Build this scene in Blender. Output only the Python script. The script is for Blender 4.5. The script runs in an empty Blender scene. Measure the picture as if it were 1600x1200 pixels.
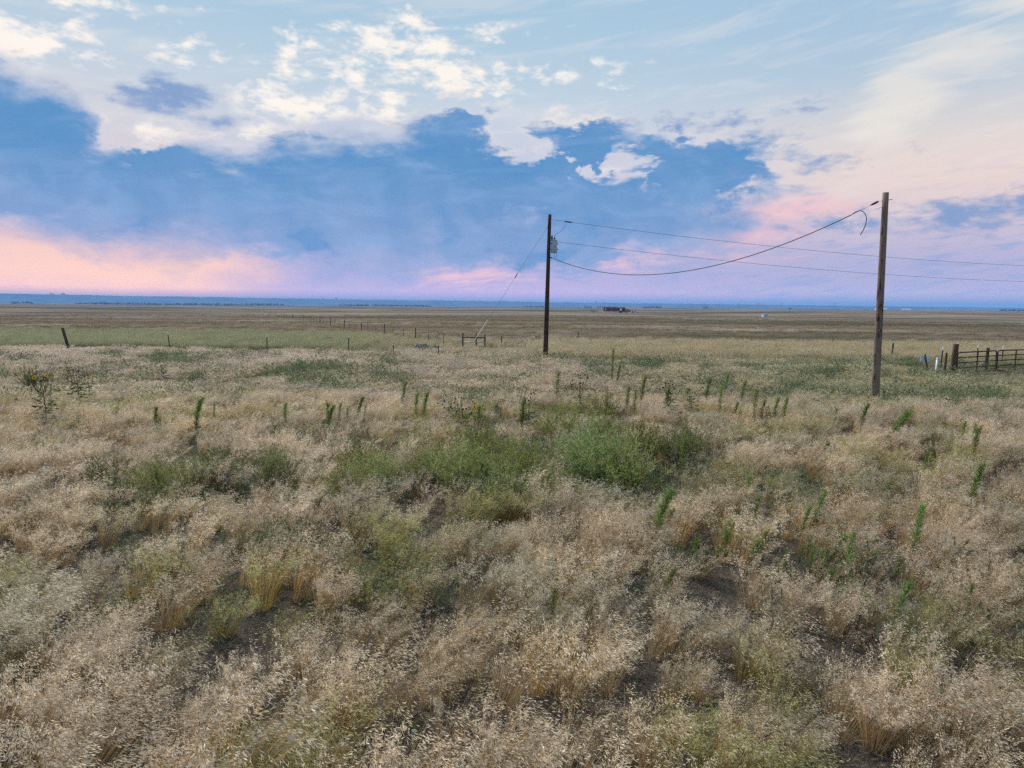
import bpy, math, random
import numpy as np
from mathutils import Vector, Matrix

R = math.radians
SC = bpy.context.scene
COL = SC.collection
rng = np.random.default_rng(7)
random.seed(7)

# ------------------------------------------------------------------ camera
cam_d = bpy.data.cameras.new('camera')
cam = bpy.data.objects.new('camera', cam_d)
COL.objects.link(cam)
cam_d.sensor_width = 36.0
cam_d.lens = 24.0
cam_d.clip_start = 0.1
cam_d.clip_end = 60000.0
EYE = 4.0
cam.matrix_world = Matrix.Translation((0, 0, EYE)) @ Matrix.Rotation(R(90 - 6.5), 4, 'X') @ Matrix.Rotation(R(0.43), 4, 'Z')
SC.camera = cam

# ------------------------------------------------------------------ colour helpers
def lin(r, g, b):
    f = lambda c: (c / 255 / 12.92) if c / 255 <= 0.04045 else ((c / 255 + 0.055) / 1.055) ** 2.4
    return (f(r), f(g), f(b), 1.0)

# ------------------------------------------------------------------ node helpers
class NT:
    """small helper that writes shader maths"""
    def __init__(self, tree):
        self.t = tree
    def node(self, kind, **kw):
        n = self.t.nodes.new(kind)
        for k, v in kw.items():
            setattr(n, k, v)
        return n
    def put(self, sock, v):
        if isinstance(v, bpy.types.NodeSocket):
            self.t.links.new(v, sock)
        elif v is not None:
            sock.default_value = v
    def m(self, op, a, b=None, c=None, clamp=False):
        n = self.node('ShaderNodeMath', operation=op, use_clamp=clamp)
        for i, v in enumerate((a, b, c)):
            if v is not None:
                self.put(n.inputs[i], v)
        return n.outputs[0]
    def vm(self, op, a, b=None, c=None):
        n = self.node('ShaderNodeVectorMath', operation=op)
        for i, v in enumerate((a, b, c)):
            if v is not None:
                self.put(n.inputs[i], v)
        return n.outputs['Value'] if op in ('LENGTH', 'DOT_PRODUCT', 'DISTANCE') else n.outputs[0]
    def smooth(self, x, lo, hi, a=0.0, b=1.0):
        n = self.node('ShaderNodeMapRange', interpolation_type='SMOOTHSTEP')
        for k, v in zip(('Value', 'From Min', 'From Max', 'To Min', 'To Max'), (x, lo, hi, a, b)):
            self.put(n.inputs[k], v)
        return n.outputs[0]
    def mix(self, f, a, b, mode='MIX'):
        n = self.node('ShaderNodeMix', data_type='RGBA', blend_type=mode)
        self.put(n.inputs[0], f); self.put(n.inputs[6], a); self.put(n.inputs[7], b)
        return n.outputs[2]
    def noise(self, vec, scale, detail=4.0, rough=0.55, dist=0.0):
        n = self.node('ShaderNodeTexNoise')
        self.put(n.inputs['Vector'], vec)
        n.inputs['Scale'].default_value = scale
        n.inputs['Detail'].default_value = detail
        n.inputs['Roughness'].default_value = rough
        n.inputs['Distortion'].default_value = dist
        return n.outputs[0]
    def ramp(self, x, stops):
        n = self.node('ShaderNodeValToRGB')
        cr = n.color_ramp
        cr.interpolation = 'B_SPLINE' if len(stops) > 4 else 'EASE'
        while len(cr.elements) < len(stops):
            cr.elements.new(0.5)
        for el, (p, c) in zip(cr.elements, stops):
            el.position = p; el.color = c
        self.put(n.inputs[0], x)
        return n.outputs[0]

# ------------------------------------------------------------------ world: dusk sky with a long blue cloud bank
world = bpy.data.worlds.new('World')
SC.world = world
world.use_nodes = True
wt = world.node_tree
wt.nodes.clear()
S = NT(wt)
geo = S.node('ShaderNodeTexCoord')
D = geo.outputs['Generated']
sep = S.node('ShaderNodeSeparateXYZ'); S.put(sep.inputs[0], D)
dx, dy, dz = sep.outputs
el0 = S.m('MULTIPLY', S.m('ARCSINE', S.m('MINIMUM', S.m('MAXIMUM', dz, -1.0), 1.0)), 180 / math.pi)
az0 = S.m('MULTIPLY', S.m('ARCTAN2', dx, dy), 180 / math.pi)
hl = S.m('SQRT', S.m('ADD', S.m('ADD', S.m('MULTIPLY', dx, dx), S.m('MULTIPLY', dy, dy)), 1e-6))
side = S.m('DIVIDE', dx, hl)
# flattened direction for cloud noise
cv = S.node('ShaderNodeCombineXYZ')
S.put(cv.inputs[0], dx); S.put(cv.inputs[1], dy); S.put(cv.inputs[2], S.m('MULTIPLY', dz, 2.2))
CV = cv.outputs[0]
sv = S.node('ShaderNodeCombineXYZ')       # strongly flattened, for streaks
S.put(sv.inputs[0], dx); S.put(sv.inputs[1], dy)
S.put(sv.inputs[2], S.m('ADD', S.m('MULTIPLY', dz, 7.0), S.m('MULTIPLY', dx, -0.9)))
SV = sv.outputs[0]
n_big = S.noise(CV, 5.0, 3.0, 0.55)
n_med = S.noise(CV, 15.0, 5.0, 0.62, 0.3)
n_fine = S.noise(CV, 46.0, 3.0, 0.55)
n_str = S.noise(SV, 7.0, 5.0, 0.6, 0.4)
n_str2 = S.noise(SV, 20.0, 4.0, 0.6)
cen = lambda s: S.m('SUBTRACT', s, 0.5)
waz = S.m('ADD', az0, S.m('MULTIPLY', cen(n_big), 5.0))
wel = S.m('ADD', el0, S.m('MULTIPLY', cen(S.noise(CV, 9.0, 3.0, 0.5)), 2.6))
ae = S.node('ShaderNodeCombineXYZ')
S.put(ae.inputs[0], waz); S.put(ae.inputs[1], wel)
AE = ae.outputs[0]
def field(blobs, k=0.5):
    """signed distance in degrees to a union of ellipses (azimuth, elevation, radii)"""
    acc = None
    for a, e, ra, re in blobs:
        v = S.vm('MULTIPLY_ADD', AE, (1 / ra, 1 / re, 0), (-a / ra, -e / re, 0))
        d = S.m('MULTIPLY_ADD', S.vm('LENGTH', v), -min(ra, re), min(ra, re))
        if acc is None:
            acc = d
        else:
            n = S.node('ShaderNodeMath', operation='SMOOTH_MAX')
            S.put(n.inputs[0], acc); S.put(n.inputs[1], d); n.inputs[2].default_value = k
            acc = n.outputs[0]
    return acc
DARK = [(-37, 10.0, 7.5, 4.6), (-28.9, 7.7, 10.5, 3.1), (-20.2, 8.0, 13.9, 3.4), (-9.5, 9.3, 13.3, 3.9), (-4.0, 12.3, 4.9, 3.2),
        (5.1, 10.4, 11.9, 3.6), (14.0, 10.2, 6.1, 2.8), (8.2, 7.7, 10.3, 3.0), (-12.6, 5.6, 13.1, 2.25), (-0.1, 5.4, 13.2, 2.3),
        (-58, 8.5, 16.0, 3.6), (-100, 9.0, 22.0, 3.0), (150, 9.0, 30.0, 3.4)]
WISP = [(-25.4, 14.7, 3.4, 1.26), (-22.5, 13.3, 2.2, 0.79), (-28.3, 14.4, 1.7, 0.53), (15.5, 14.4, 4.8, 0.42), (32.6, 6.4, 4.8, 0.85),
        (37.5, 6.9, 5.0, 0.99), (22.2, 10.4, 2.7, 0.36), (28.4, 6.2, 3.2, 0.45), (18.4, 12.8, 1.9, 0.36), (55, 7.5, 12.0, 1.0), (90, 12.0, 14.0, 1.4)]
HOLE = [(-0.4, 13.5, 3.0, 1.7), (8.9, 11.2, 1.6, 0.6)]
GLOW = [(-31.1, 2.5, 9.0, 1.35), (-23.6, 2.9, 4.0, 1.05), (-35.1, 3.6, 4.3, 0.94), (-48, 2.6, 9.0, 1.3)]
WHITE = [(-31.6, 17.6, 2.0, 0.55), (-25.3, 18.1, 2.3, 0.42), (-9.3, 19.0, 6.0, 1.2), (-14.3, 17.6, 4.8, 0.95), (-4.3, 17.7, 7.7, 1.1),
         (2.9, 17.8, 4.6, 0.7), (-1.2, 20.9, 1.4, 0.36), (-7.6, 20.8, 1.3, 0.6), (-17.7, 14.9, 5.2, 1.8), (-10.4, 15.4, 3.0, 1.4),
         (-20.1, 12.6, 8.7, 1.2), (-29.8, 19.9, 2.4, 0.4), (-36, 16.5, 5.0, 1.6)]
PINK = [(-3.2, 2.3, 3.7, 0.7), (9.9, 4.0, 6.7, 0.5), (18.7, 5.7, 3.6, 1.0), (21.0, 7.4, 4.6, 0.9)]
CIRR = [(29.0, 14.6, 2.7, 2.6), (32.5, 16.8, 4.5, 1.5), (27.5, 13.0, 2.2, 2.0), (38, 18.5, 4, 1.2)]

elf = S.m('DIVIDE', el0, 30.0, clamp=True)
left = S.ramp(elf, [(0.0, lin(232, 182, 192)), (0.08, lin(244, 196, 190)), (0.20, lin(205, 192, 212)), (0.38, lin(216, 210, 216)),
                    (0.52, lin(202, 212, 224)), (0.66, lin(174, 202, 222)), (1.0, lin(166, 198, 222))])
midc = S.ramp(elf, [(0.0, lin(192, 170, 210)), (0.09, lin(172, 170, 214)), (0.25, lin(178, 185, 220)), (0.42, lin(206, 210, 224)),
                    (0.55, lin(192, 210, 224)), (0.70, lin(168, 199, 221)), (1.0, lin(160, 194, 220))])
right = S.ramp(elf, [(0.0, lin(170, 166, 200)), (0.10, lin(165, 170, 210)), (0.20, lin(205, 190, 206)), (0.30, lin(238, 216, 206)),
                     (0.30 + 0.12, lin(220, 214, 212)), (0.56, lin(170, 197, 219)), (1.0, lin(150, 190, 222))])
base = S.mix(S.smooth(side, -0.48, -0.26), left, midc)
base = S.mix(S.smooth(side, 0.02, 0.50), base, right)
# thin veil and streaks, everywhere
veil = S.m('MULTIPLY', S.smooth(n_str, 0.46, 0.70), S.smooth(el0, 3.0, 9.0))
base = S.mix(S.m('MULTIPLY', veil, 0.28), base, lin(238, 232, 228))
low = S.m('MULTIPLY', S.smooth(n_str2, 0.48, 0.66), S.smooth(el0, 12.0, 3.0))
base = S.mix(S.m('MULTIPLY', low, S.m('MULTIPLY', S.smooth(side, 0.1, 0.4), 0.65)), base, lin(142, 162, 208))
# cirrus arc on the right
fc = S.m('ADD', field(CIRR, 0.8), S.m('MULTIPLY', cen(n_str), 4.0))
base = S.mix(S.m('MULTIPLY', S.smooth(fc, -0.9, 1.6), 0.7), base, lin(236, 230, 222))
# pink streaks
fp = S.m('ADD', field(PINK, 0.3), S.m('MULTIPLY', cen(n_str2), 2.6))
base = S.mix(S.m('MULTIPLY', S.smooth(fp, -0.7, 0.9), 0.8), base, lin(244, 196, 202))
# bright broken cumulus
crumble = S.m('ADD', S.m('MULTIPLY', cen(n_med), 6.5), S.m('MULTIPLY', cen(n_fine), 3.6))
fw = S.m('ADD', field(WHITE, 0.4), crumble)
base = S.mix(S.m('MULTIPLY', S.smooth(fw, -0.35, 1.5), 0.95), base, lin(255, 247, 238))
# generic cumulus overhead and round the back
fg = S.m('MULTIPLY', S.smooth(n_med, 0.56, 0.66), S.smooth(el0, 22.0, 34.0))
base = S.mix(S.m('MULTIPLY', fg, 0.6), base, lin(245, 240, 236))
# the cloud bank: a soft outer layer, a denser core with shaded folds
fd0 = field(DARK, 1.0)
fh = field(HOLE, 0.2)
fgl = field(GLOW, 0.5)
fh = S.m('ADD', fh, S.m('ADD', S.m('MULTIPLY', cen(n_fine), 3.0), S.m('MULTIPLY', cen(n_med), -3.5)))
fd0 = S.m('MINIMUM', fd0, S.m('MULTIPLY', fh, -1.6))
fd0 = S.m('MINIMUM', fd0, S.m('MULTIPLY', fgl, -1.2))
fd = S.m('ADD', fd0, S.m('ADD', S.m('MULTIPLY', cen(n_med), 5.6), S.m('MULTIPLY', cen(n_fine), 2.0)))
fo = S.m('ADD', fd0, S.m('MULTIPLY', cen(n_med), 3.2))
crisp = S.smooth(n_big, 0.40, 0.60)
rim = S.m('MULTIPLY', S.m('MULTIPLY', S.smooth(fd, -1.7, 0.2), S.smooth(el0, 6.0, 10.0)), S.smooth(n_med, 0.38, 0.58, 0.2, 1.0))
base = S.mix(S.m('MULTIPLY', rim, S.smooth(side, 0.3, 0.05, 0.3, 0.85)), base, lin(255, 240, 228))
fgn = S.m('ADD', fgl, S.m('MULTIPLY', cen(n_med), 2.4))
base = S.mix(S.m('MULTIPLY', S.smooth(fgn, -0.8, 1.0), 0.75), base, lin(255, 208, 190))
outer = S.m('MULTIPLY', S.smooth(fo, -1.3, 1.6), S.smooth(crisp, 0.0, 1.0, 0.8, 0.35))
base = S.mix(outer, base, S.mix(S.smooth(el0, 3.0, 9.0), lin(172, 172, 214), lin(160, 184, 220)))
soft = S.m('MULTIPLY', S.smooth(el0, 4.0, 9.0, 1.5, 0.8), S.smooth(crisp, 0.0, 1.0, 2.2, 0.6))
dark = S.smooth(fd, S.m('MULTIPLY', soft, -0.9), S.m('MULTIPLY', soft, 0.9))
dcol = S.mix(S.smooth(el0, 3.0, 11.5), lin(132, 160, 206), lin(92, 146, 198))
fold = S.noise(CV, 8.0, 4.0, 0.6, 0.6)
dcol = S.mix(S.m('MULTIPLY', S.smooth(fold, 0.50, 0.72), 0.5), dcol, lin(140, 176, 220))
dcol = S.mix(S.m('MULTIPLY', S.smooth(fold, 0.50, 0.34), 0.6), dcol, lin(80, 142, 198))
dcol = S.mix(S.m('MULTIPLY', S.smooth(n_str, 0.50, 0.68), 0.4), dcol, lin(128, 164, 212))
rv = S.node('ShaderNodeCombineXYZ')       # rain shafts: noise drawn out downwards
S.put(rv.inputs[0], S.m('ADD', az0, S.m('MULTIPLY', el0, 0.35))); S.put(rv.inputs[1], S.m('MULTIPLY', el0, 0.12))
shaft = S.noise(rv.outputs[0], 0.22, 3.0, 0.55)
dcol = S.mix(S.m('MULTIPLY', S.m('MULTIPLY', S.smooth(shaft, 0.46, 0.64), S.smooth(el0, 12.5, 7.0)), 0.20), dcol, lin(152, 172, 210))
dcol = S.mix(S.m('MULTIPLY', S.smooth(shaft, 0.52, 0.34), 0.16), dcol, lin(84, 132, 184))
sky = S.mix(S.m('MULTIPLY', dark, 0.97), base, dcol)
fs = S.m('ADD', field(WISP, 0.2), S.m('ADD', S.m('MULTIPLY', cen(n_med), 3.2), S.m('MULTIPLY', cen(n_fine), 2.4)))
sky = S.mix(S.m('MULTIPLY', S.smooth(fs, -0.5, 1.0), 0.85), sky, lin(118, 152, 200))
# the light the low air takes away on the way in is there behind it
path = S.m('DIVIDE', 0.0197, S.m('MAXIMUM', dz, 0.021))
tr = S.m('EXPONENT', S.m('MULTIPLY', path, -1.0))
air = S.vm('SCALE', (0.09, 0.22, 0.46))
air.node.inputs['Scale'].default_value = 1.0
S.put(air.node.inputs['Scale'], S.m('SUBTRACT', 1.0, tr))
inv = S.vm('SCALE', S.vm('SUBTRACT', sky, air))
S.put(inv.node.inputs['Scale'], S.m('DIVIDE', 1.0, tr))
sky = S.vm('MAXIMUM', inv, S.vm('MULTIPLY', sky, (0.5, 0.5, 0.5)))
# below the horizon only the hazy end of the plain could be seen
sky = S.mix(S.smooth(el0, 0.0, -2.0), sky, lin(120, 125, 150))
bg = S.node('ShaderNodeBackground'); S.put(bg.inputs[0], sky); bg.inputs[1].default_value = 1.0
wo = S.node('ShaderNodeOutputWorld'); wt.links.new(bg.outputs[0], wo.inputs[0])
world.cycles.sampling_method = 'NONE'      # an even, soft sky: bounced rays find it by themselves

# ------------------------------------------------------------------ veiled evening sun, soft, ahead and to the left behind the cloud
sun_d = bpy.data.lights.new('sun', 'SUN')
sun_d.energy = 5.0
sun_d.angle = R(12)
sun_d.color = (1.0, 0.96, 0.91)
sun = bpy.data.objects.new('sun', sun_d)
COL.objects.link(sun)
SUN_AZ, SUN_EL = R(-38), R(40)
sdir = Vector((math.sin(SUN_AZ) * math.cos(SUN_EL), math.cos(SUN_AZ) * math.cos(SUN_EL), math.sin(SUN_EL)))
sun.rotation_euler = (-sdir).to_track_quat('-Z', 'Y').to_euler()

SC.view_settings.view_transform = 'Standard'
SC.view_settings.look = 'None'
SC.view_settings.exposure = 0.0
SC.view_settings.gamma = 1.0
SC.view_settings.use_curve_mapping = False
SC.cycles.max_bounces = 4
SC.cycles.diffuse_bounces = 2
SC.cycles.transmission_bounces = 3
SC.cycles.volume_bounces = 0
SC.cycles.use_denoising = False
SC.cycles.use_adaptive_sampling = True
SC.cycles.adaptive_threshold = 0.03
SC.cycles.sample_clamp_indirect = 3.0

# ------------------------------------------------------------------ tagging
def tag(o, label=None, cat=None, group=None, kind=None):
    if label: o['label'] = label
    if cat: o['category'] = cat
    if group: o['group'] = group
    if kind: o['kind'] = kind
    return o
def empty(name, loc=(0, 0, 0), rz=0.0, scale=1.0):
    o = bpy.data.objects.new(name, None)
    o.empty_display_size = 0.2
    o.location = loc; o.rotation_euler = (0, 0, rz); o.scale = (scale,) * 3
    COL.objects.link(o)
    return o
def copy_tree(o, parent=None):
    c = o.copy(); COL.objects.link(c)
    if parent is not None: c.parent = parent
    for ch in list(o.children):
        copy_tree(ch, c)
    return c

# ------------------------------------------------------------------ smooth value noise and ground height
_perm = rng.random((256, 256))
def vnoise(x, y):
    x = np.asarray(x, float); y = np.asarray(y, float)
    xi = np.floor(x).astype(int); yi = np.floor(y).astype(int)
    fx = x - xi; fy = y - yi
    fx = fx * fx * (3 - 2 * fx); fy = fy * fy * (3 - 2 * fy)
    g = lambda a, b: _perm[a & 255, b & 255]
    return (g(xi, yi) * (1 - fx) + g(xi + 1, yi) * fx) * (1 - fy) + (g(xi, yi + 1) * (1 - fx) + g(xi + 1, yi + 1) * fx) * fy
def fbm(x, y, o=4):
    s = 0; a = 0.5; t = 0
    for i in range(o):
        s = s + a * vnoise(x * 2 ** i + 17.3 * i, y * 2 ** i + 5.1 * i); t += a; a *= 0.5
    return s / t
def sstep(x, a, b):
    t = np.clip((np.asarray(x, float) - a) / (b - a), 0, 1)
    return t * t * (3 - 2 * t)
def gz(x, y):
    x = np.asarray(x, float); y = np.asarray(y, float)
    r = np.hypot(x, y)
    near = (fbm(x / 7 + 40, y / 7 + 40, 3) - 0.5) * 0.34 * sstep(r, 400, 150)
    far = (fbm(x / 420 + 9.3, y / 190 + 3.1, 3) - 0.52) * 8.0 * sstep(r, 110, 480) * sstep(r, 6500, 3000)
    return near + far
def gp(x, y, dz=0.0):
    return (float(x), float(y), float(gz(x, y)) + dz)

# ------------------------------------------------------------------ mesh builder
class MB:
    def __init__(self):
        self.v = []; self.f = []; self.c = []; self.smooth = True
    def add(self, verts, faces, col=(1, 1, 1)):
        n = len(self.v)
        self.v.extend([tuple(p) for p in verts])
        self.f.extend([tuple(i + n for i in f) for f in faces])
        if isinstance(col, list): self.c.extend(col)
        else: self.c.extend([col] * len(verts))
    def tube(self, pts, rad, sides=8, col=(1, 1, 1), cap=True):
        pts = [Vector(p) for p in pts]
        if not hasattr(rad, '__len__'): rad = [rad] * len(pts)
        vs = []; fs = []
        up0 = None
        for i, p in enumerate(pts):
            d = (pts[min(i + 1, len(pts) - 1)] - pts[max(i - 1, 0)]).normalized()
            if up0 is None:
                up0 = d.orthogonal().normalized()
            u = (up0 - d * up0.dot(d)).normalized(); up0 = u
            w = d.cross(u)
            for k in range(sides):
                a = 2 * math.pi * k / sides
                vs.append(p + (u * math.cos(a) + w * math.sin(a)) * rad[i])
        for i in range(len(pts) - 1):
            for k in range(sides):
                k2 = (k + 1) % sides
                fs.append((i * sides + k, i * sides + k2, (i + 1) * sides + k2, (i + 1) * sides + k))
        if cap:
            fs.append(tuple(range(sides - 1, -1, -1)))
            fs.append(tuple((len(pts) - 1) * sides + k for k in range(sides)))
        self.add(vs, fs, col)
    def box(self, c, s, rot=None, col=(1, 1, 1)):
        vs = []
        for x in (-.5, .5):
            for y in (-.5, .5):
                for z in (-.5, .5):
                    p = Vector((x * s[0], y * s[1], z * s[2]))
                    if rot is not None: p = rot @ p
                    vs.append(p + Vector(c))
        self.add(vs, [(0, 1, 3, 2), (4, 6, 7, 5), (0, 4, 5, 1), (2, 3, 7, 6), (0, 2, 6, 4), (1, 5, 7, 3)], col)
    def mesh(self, name, mat, smooth=None):
        me = bpy.data.meshes.new(name)
        me.from_pydata(self.v, [], self.f)
        a = me.color_attributes.new('col', 'FLOAT_COLOR', 'POINT')
        a.data.foreach_set('color', np.array([(c[0], c[1], c[2], 1.0) for c in self.c], 'f').ravel())
        if smooth if smooth is not None else self.smooth:
            me.polygons.foreach_set('use_smooth', [True] * len(me.polygons))
        me.materials.append(mat)
        me.update()
        return me
    def build(self, name, mat, parent=None, smooth=None, loc=None):
        o = bpy.data.objects.new(name, self.mesh(name, mat, smooth))
        COL.objects.link(o)
        if parent is not None: o.parent = parent
        if loc is not None: o.location = loc
        return o

# ------------------------------------------------------------------ materials
def new_mat(name):
    m = bpy.data.materials.new(name); m.use_nodes = True
    m.node_tree.nodes.clear()
    n = NT(m.node_tree)
    out = n.node('ShaderNodeOutputMaterial')
    return m, n, out
def plain(name, col, rough=0.7, metal=0.0, var=0.25, scale=6.0, bump=0.0, spec=0.3, stretch=None):
    m, n, out = new_mat(name)
    tc = n.node('ShaderNodeTexCoord').outputs['Object']
    if stretch:
        tc = n.vm('MULTIPLY', tc, stretch)
    nz = n.noise(tc, scale, 5.0, 0.6)
    c = n.mix(n.smooth(nz, 0.3, 0.7), tuple(v * (1 - var) for v in col[:3]) + (1,), tuple(min(1, v * (1 + var)) for v in col[:3]) + (1,))
    b = n.node('ShaderNodeBsdfPrincipled')
    n.put(b.inputs['Base Color'], c)
    b.inputs['Roughness'].default_value = rough
    b.inputs['Metallic'].default_value = metal
    b.inputs['Specular IOR Level'].default_value = spec
    if bump:
        bp = n.node('ShaderNodeBump'); bp.inputs['Strength'].default_value = bump; bp.inputs['Distance'].default_value = 0.01
        n.put(bp.inputs['Height'], n.noise(tc, scale * 4, 4.0, 0.6)); m.node_tree.links.new(bp.outputs[0], b.inputs['Normal'])
    m.node_tree.links.new(b.outputs[0], out.inputs[0])
    return m
def plant_mat(name, instancer=False, transl=0.35, var=0.3):
    """leaf and straw: vertex colour, per-plant tint, some light through the blade"""
    m, n, out = new_mat(name)
    a = n.node('ShaderNodeAttribute', attribute_name='col').outputs['Color']
    if instancer:
        t = n.node('ShaderNodeAttribute', attribute_name='tint', attribute_type='INSTANCER').outputs['Color']
        c = n.mix(1.0, a, t, 'MULTIPLY')
    else:
        rnd = n.node('ShaderNodeObjectInfo').outputs['Random']
        hs = n.node('ShaderNodeHueSaturation')
        n.put(hs.inputs['Color'], a)
        n.put(hs.inputs['Value'], n.m('MULTIPLY_ADD', rnd, 2 * var, 1 - var))
        n.put(hs.inputs['Hue'], n.m('MULTIPLY_ADD', rnd, 0.05, 0.462))
        c = hs.outputs[0]
    d = n.node('ShaderNodeBsdfDiffuse'); n.put(d.inputs[0], c)
    tr = n.node('ShaderNodeBsdfTranslucent'); n.put(tr.inputs[0], c)
    mx = n.node('ShaderNodeMixShader'); mx.inputs[0].default_value = transl
    m.node_tree.links.new(d.outputs[0], mx.inputs[1]); m.node_tree.links.new(tr.outputs[0], mx.inputs[2])
    m.node_tree.links.new(mx.outputs[0], out.inputs[0])
    return m
M_GRASS = plant_mat('dry_grass', True, 0.35)
M_PLANT = plant_mat('green_plant', False, 0.35)

def wood_mat(name, a, b, c):
    m, n, out = new_mat(name)
    tc = n.node('ShaderNodeTexCoord').outputs['Object']
    grain = n.noise(n.vm('MULTIPLY', tc, (30, 30, 1.2)), 1.0, 6.0, 0.65)
    patch = n.noise(n.vm('MULTIPLY', tc, (5, 5, 1.6)), 1.0, 5.0, 0.65)
    col = n.mix(n.smooth(grain, 0.35, 0.65), a, b)
    col = n.mix(n.smooth(patch, 0.5, 0.66), col, c)
    bs = n.node('ShaderNodeBsdfPrincipled'); n.put(bs.inputs['Base Color'], col)
    bs.inputs['Roughness'].default_value = 0.85; bs.inputs['Specular IOR Level'].default_value = 0.2
    bp = n.node('ShaderNodeBump'); bp.inputs['Strength'].default_value = 0.6; bp.inputs['Distance'].default_value = 0.012
    n.put(bp.inputs['Height'], grain)
    m.node_tree.links.new(bp.outputs[0], bs.inputs['Normal'])
    m.node_tree.links.new(bs.outputs[0], out.inputs[0])
    return m
M_POLE_DARK = wood_mat('creosote_pole', (0.050, 0.024, 0.017, 1), (0.075, 0.036, 0.026, 1), (0.020, 0.013, 0.012, 1))
M_POLE_GREY = wood_mat('weathered_pole', (0.14, 0.105, 0.08, 1), (0.22, 0.17, 0.135, 1), (0.045, 0.028, 0.022, 1))
M_POST = wood_mat('old_post', (0.055, 0.042, 0.034, 1), (0.085, 0.065, 0.05, 1), (0.030, 0.024, 0.02, 1))
M_GATEPOST = wood_mat('gate_post_wood', (0.075, 0.040, 0.026, 1), (0.11, 0.06, 0.038, 1), (0.035, 0.02, 0.015, 1))
M_GALV = plain('galvanised', (0.32, 0.36, 0.39), 0.5, 0.3, 0.15, 9)
M_TANK = plain('transformer_paint', (0.30, 0.42, 0.50), 0.45, 0.0, 0.10, 5)
M_WIRE = plain('black_cable', (0.022, 0.022, 0.026), 0.6, 0.0, 0.1)
M_ALU = plain('line_wire', (0.16, 0.18, 0.21), 0.5, 0.4, 0.1)
M_PORC = plain('brown_porcelain', (0.06, 0.04, 0.035), 0.25, 0.0, 0.1)
M_RUST = plain('rusty_pipe', (0.060, 0.034, 0.026), 0.75, 0.1, 0.45, 14, 0.3)
M_STEEL = plain('dark_steel', (0.045, 0.045, 0.045), 0.6, 0.4, 0.3, 20)
M_WHITE = plain('white_paint', (0.74, 0.77, 0.80), 0.55, 0.0, 0.08, 10)
M_SIGN = plain('sign_aluminium', (0.55, 0.66, 0.76), 0.45, 0.1, 0.08, 6)
M_GUARD = plain('guy_guard_plastic', (0.50, 0.45, 0.30), 0.5, 0.0, 0.1, 5)
M_RED = plain('dark_red_siding', (0.16, 0.030, 0.034), 0.6, 0.0, 0.25, 1.5)
M_DARK = plain('dark_rubber', (0.02, 0.02, 0.022), 0.7, 0.0, 0.2)
M_ROCK = plain('grey_rock', (0.115, 0.118, 0.125), 0.9, 0.0, 0.4, 3, 0.5)
M_PALE = plain('pale_siding', (0.50, 0.52, 0.55), 0.7, 0.0, 0.08, 2)
M_ROOF = plain('grey_roof', (0.22, 0.23, 0.25), 0.7, 0.0, 0.15, 2)
M_GLASS = plain('dark_glass', (0.03, 0.035, 0.04), 0.1, 0.0, 0.1, 2, spec=0.5)

# ------------------------------------------------------------------ ground: one sheet to the horizon
def ground_mat():
    m, n, out = new_mat('prairie_soil')
    P = n.node('ShaderNodeNewGeometry').outputs['Position']
    dist = n.vm('LENGTH', P)
    fine = n.noise(P, 3.0, 6.0, 0.65)
    soil = n.mix(n.smooth(fine, 0.35, 0.7), (0.026, 0.022, 0.019, 1), (0.075, 0.060, 0.047, 1))
    crumb = n.noise(P, 38.0, 5.0, 0.75)
    soil = n.mix(n.smooth(crumb, 0.50, 0.60), soil, (0.13, 0.105, 0.08, 1))
    straw = n.noise(n.vm('MULTIPLY', P, (22.0, 90.0, 1.0)), 1.0, 3.0, 0.6, 1.5)
    soil = n.mix(n.smooth(straw, 0.58, 0.64), soil, (0.24, 0.20, 0.15, 1))
    # beyond the clumps: streaks of dry and greener grass on the plain
    a = n.noise(n.vm('MULTIPLY', P, (0.008, 0.022, 0.0)), 1.0, 6.0, 0.62)
    b = n.noise(n.vm('MULTIPLY', P, (0.0022, 0.0075, 0.0)), 1.0, 5.0, 0.6)
    c = n.noise(n.vm('MULTIPLY', P, (0.05, 0.10, 0.0)), 1.0, 5.0, 0.7)
    g = n.mix(n.smooth(a, 0.38, 0.62), (0.135, 0.102, 0.072, 1), (0.235, 0.190, 0.138, 1))
    g = n.mix(n.m('MULTIPLY', n.smooth(b, 0.50, 0.58), 0.9), g, (0.070, 0.068, 0.040, 1))
    g = n.mix(n.m('MULTIPLY', n.smooth(b, 0.47, 0.38), 0.6), g, (0.130, 0.085, 0.062, 1))
    g = n.mix(n.m('MULTIPLY', n.smooth(c, 0.5, 0.75), 0.45), g, (0.062, 0.052, 0.036, 1))
    e = n.noise(n.vm('MULTIPLY', P, (0.0035, 0.016, 0.0)), 1.0, 5.0, 0.65, 0.4)
    g = n.mix(n.m('MULTIPLY', n.smooth(e, 0.54, 0.62), n.smooth(dist, 120.0, 260.0, 0.0, 0.8)), g, (0.045, 0.044, 0.028, 1))
    col = n.mix(n.smooth(dist, 45.0, 110.0), soil, g)
    bs = n.node('ShaderNodeBsdfDiffuse'); n.put(bs.inputs[0], col)
    bp = n.node('ShaderNodeBump'); bp.inputs['Strength'].default_value = 0.8; bp.inputs['Distance'].default_value = 0.03
    n.put(bp.inputs['Height'], crumb); m.node_tree.links.new(bp.outputs[0], bs.inputs['Normal'])
    m.node_tree.links.new(bs.outputs[0], out.inputs[0])
    return m
rings = np.concatenate([[0.0], np.geomspace(1.5, 13000, 250)])
NA = 288
ang = np.linspace(0, 2 * math.pi, NA, endpoint=False)
rr, aa = np.meshgrid(rings[1:], ang, indexing='ij')
gx = (rr * np.sin(aa)).ravel(); gy = (rr * np.cos(aa)).ravel()
gv = np.stack([gx, gy, gz(gx, gy)], 1)
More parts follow.
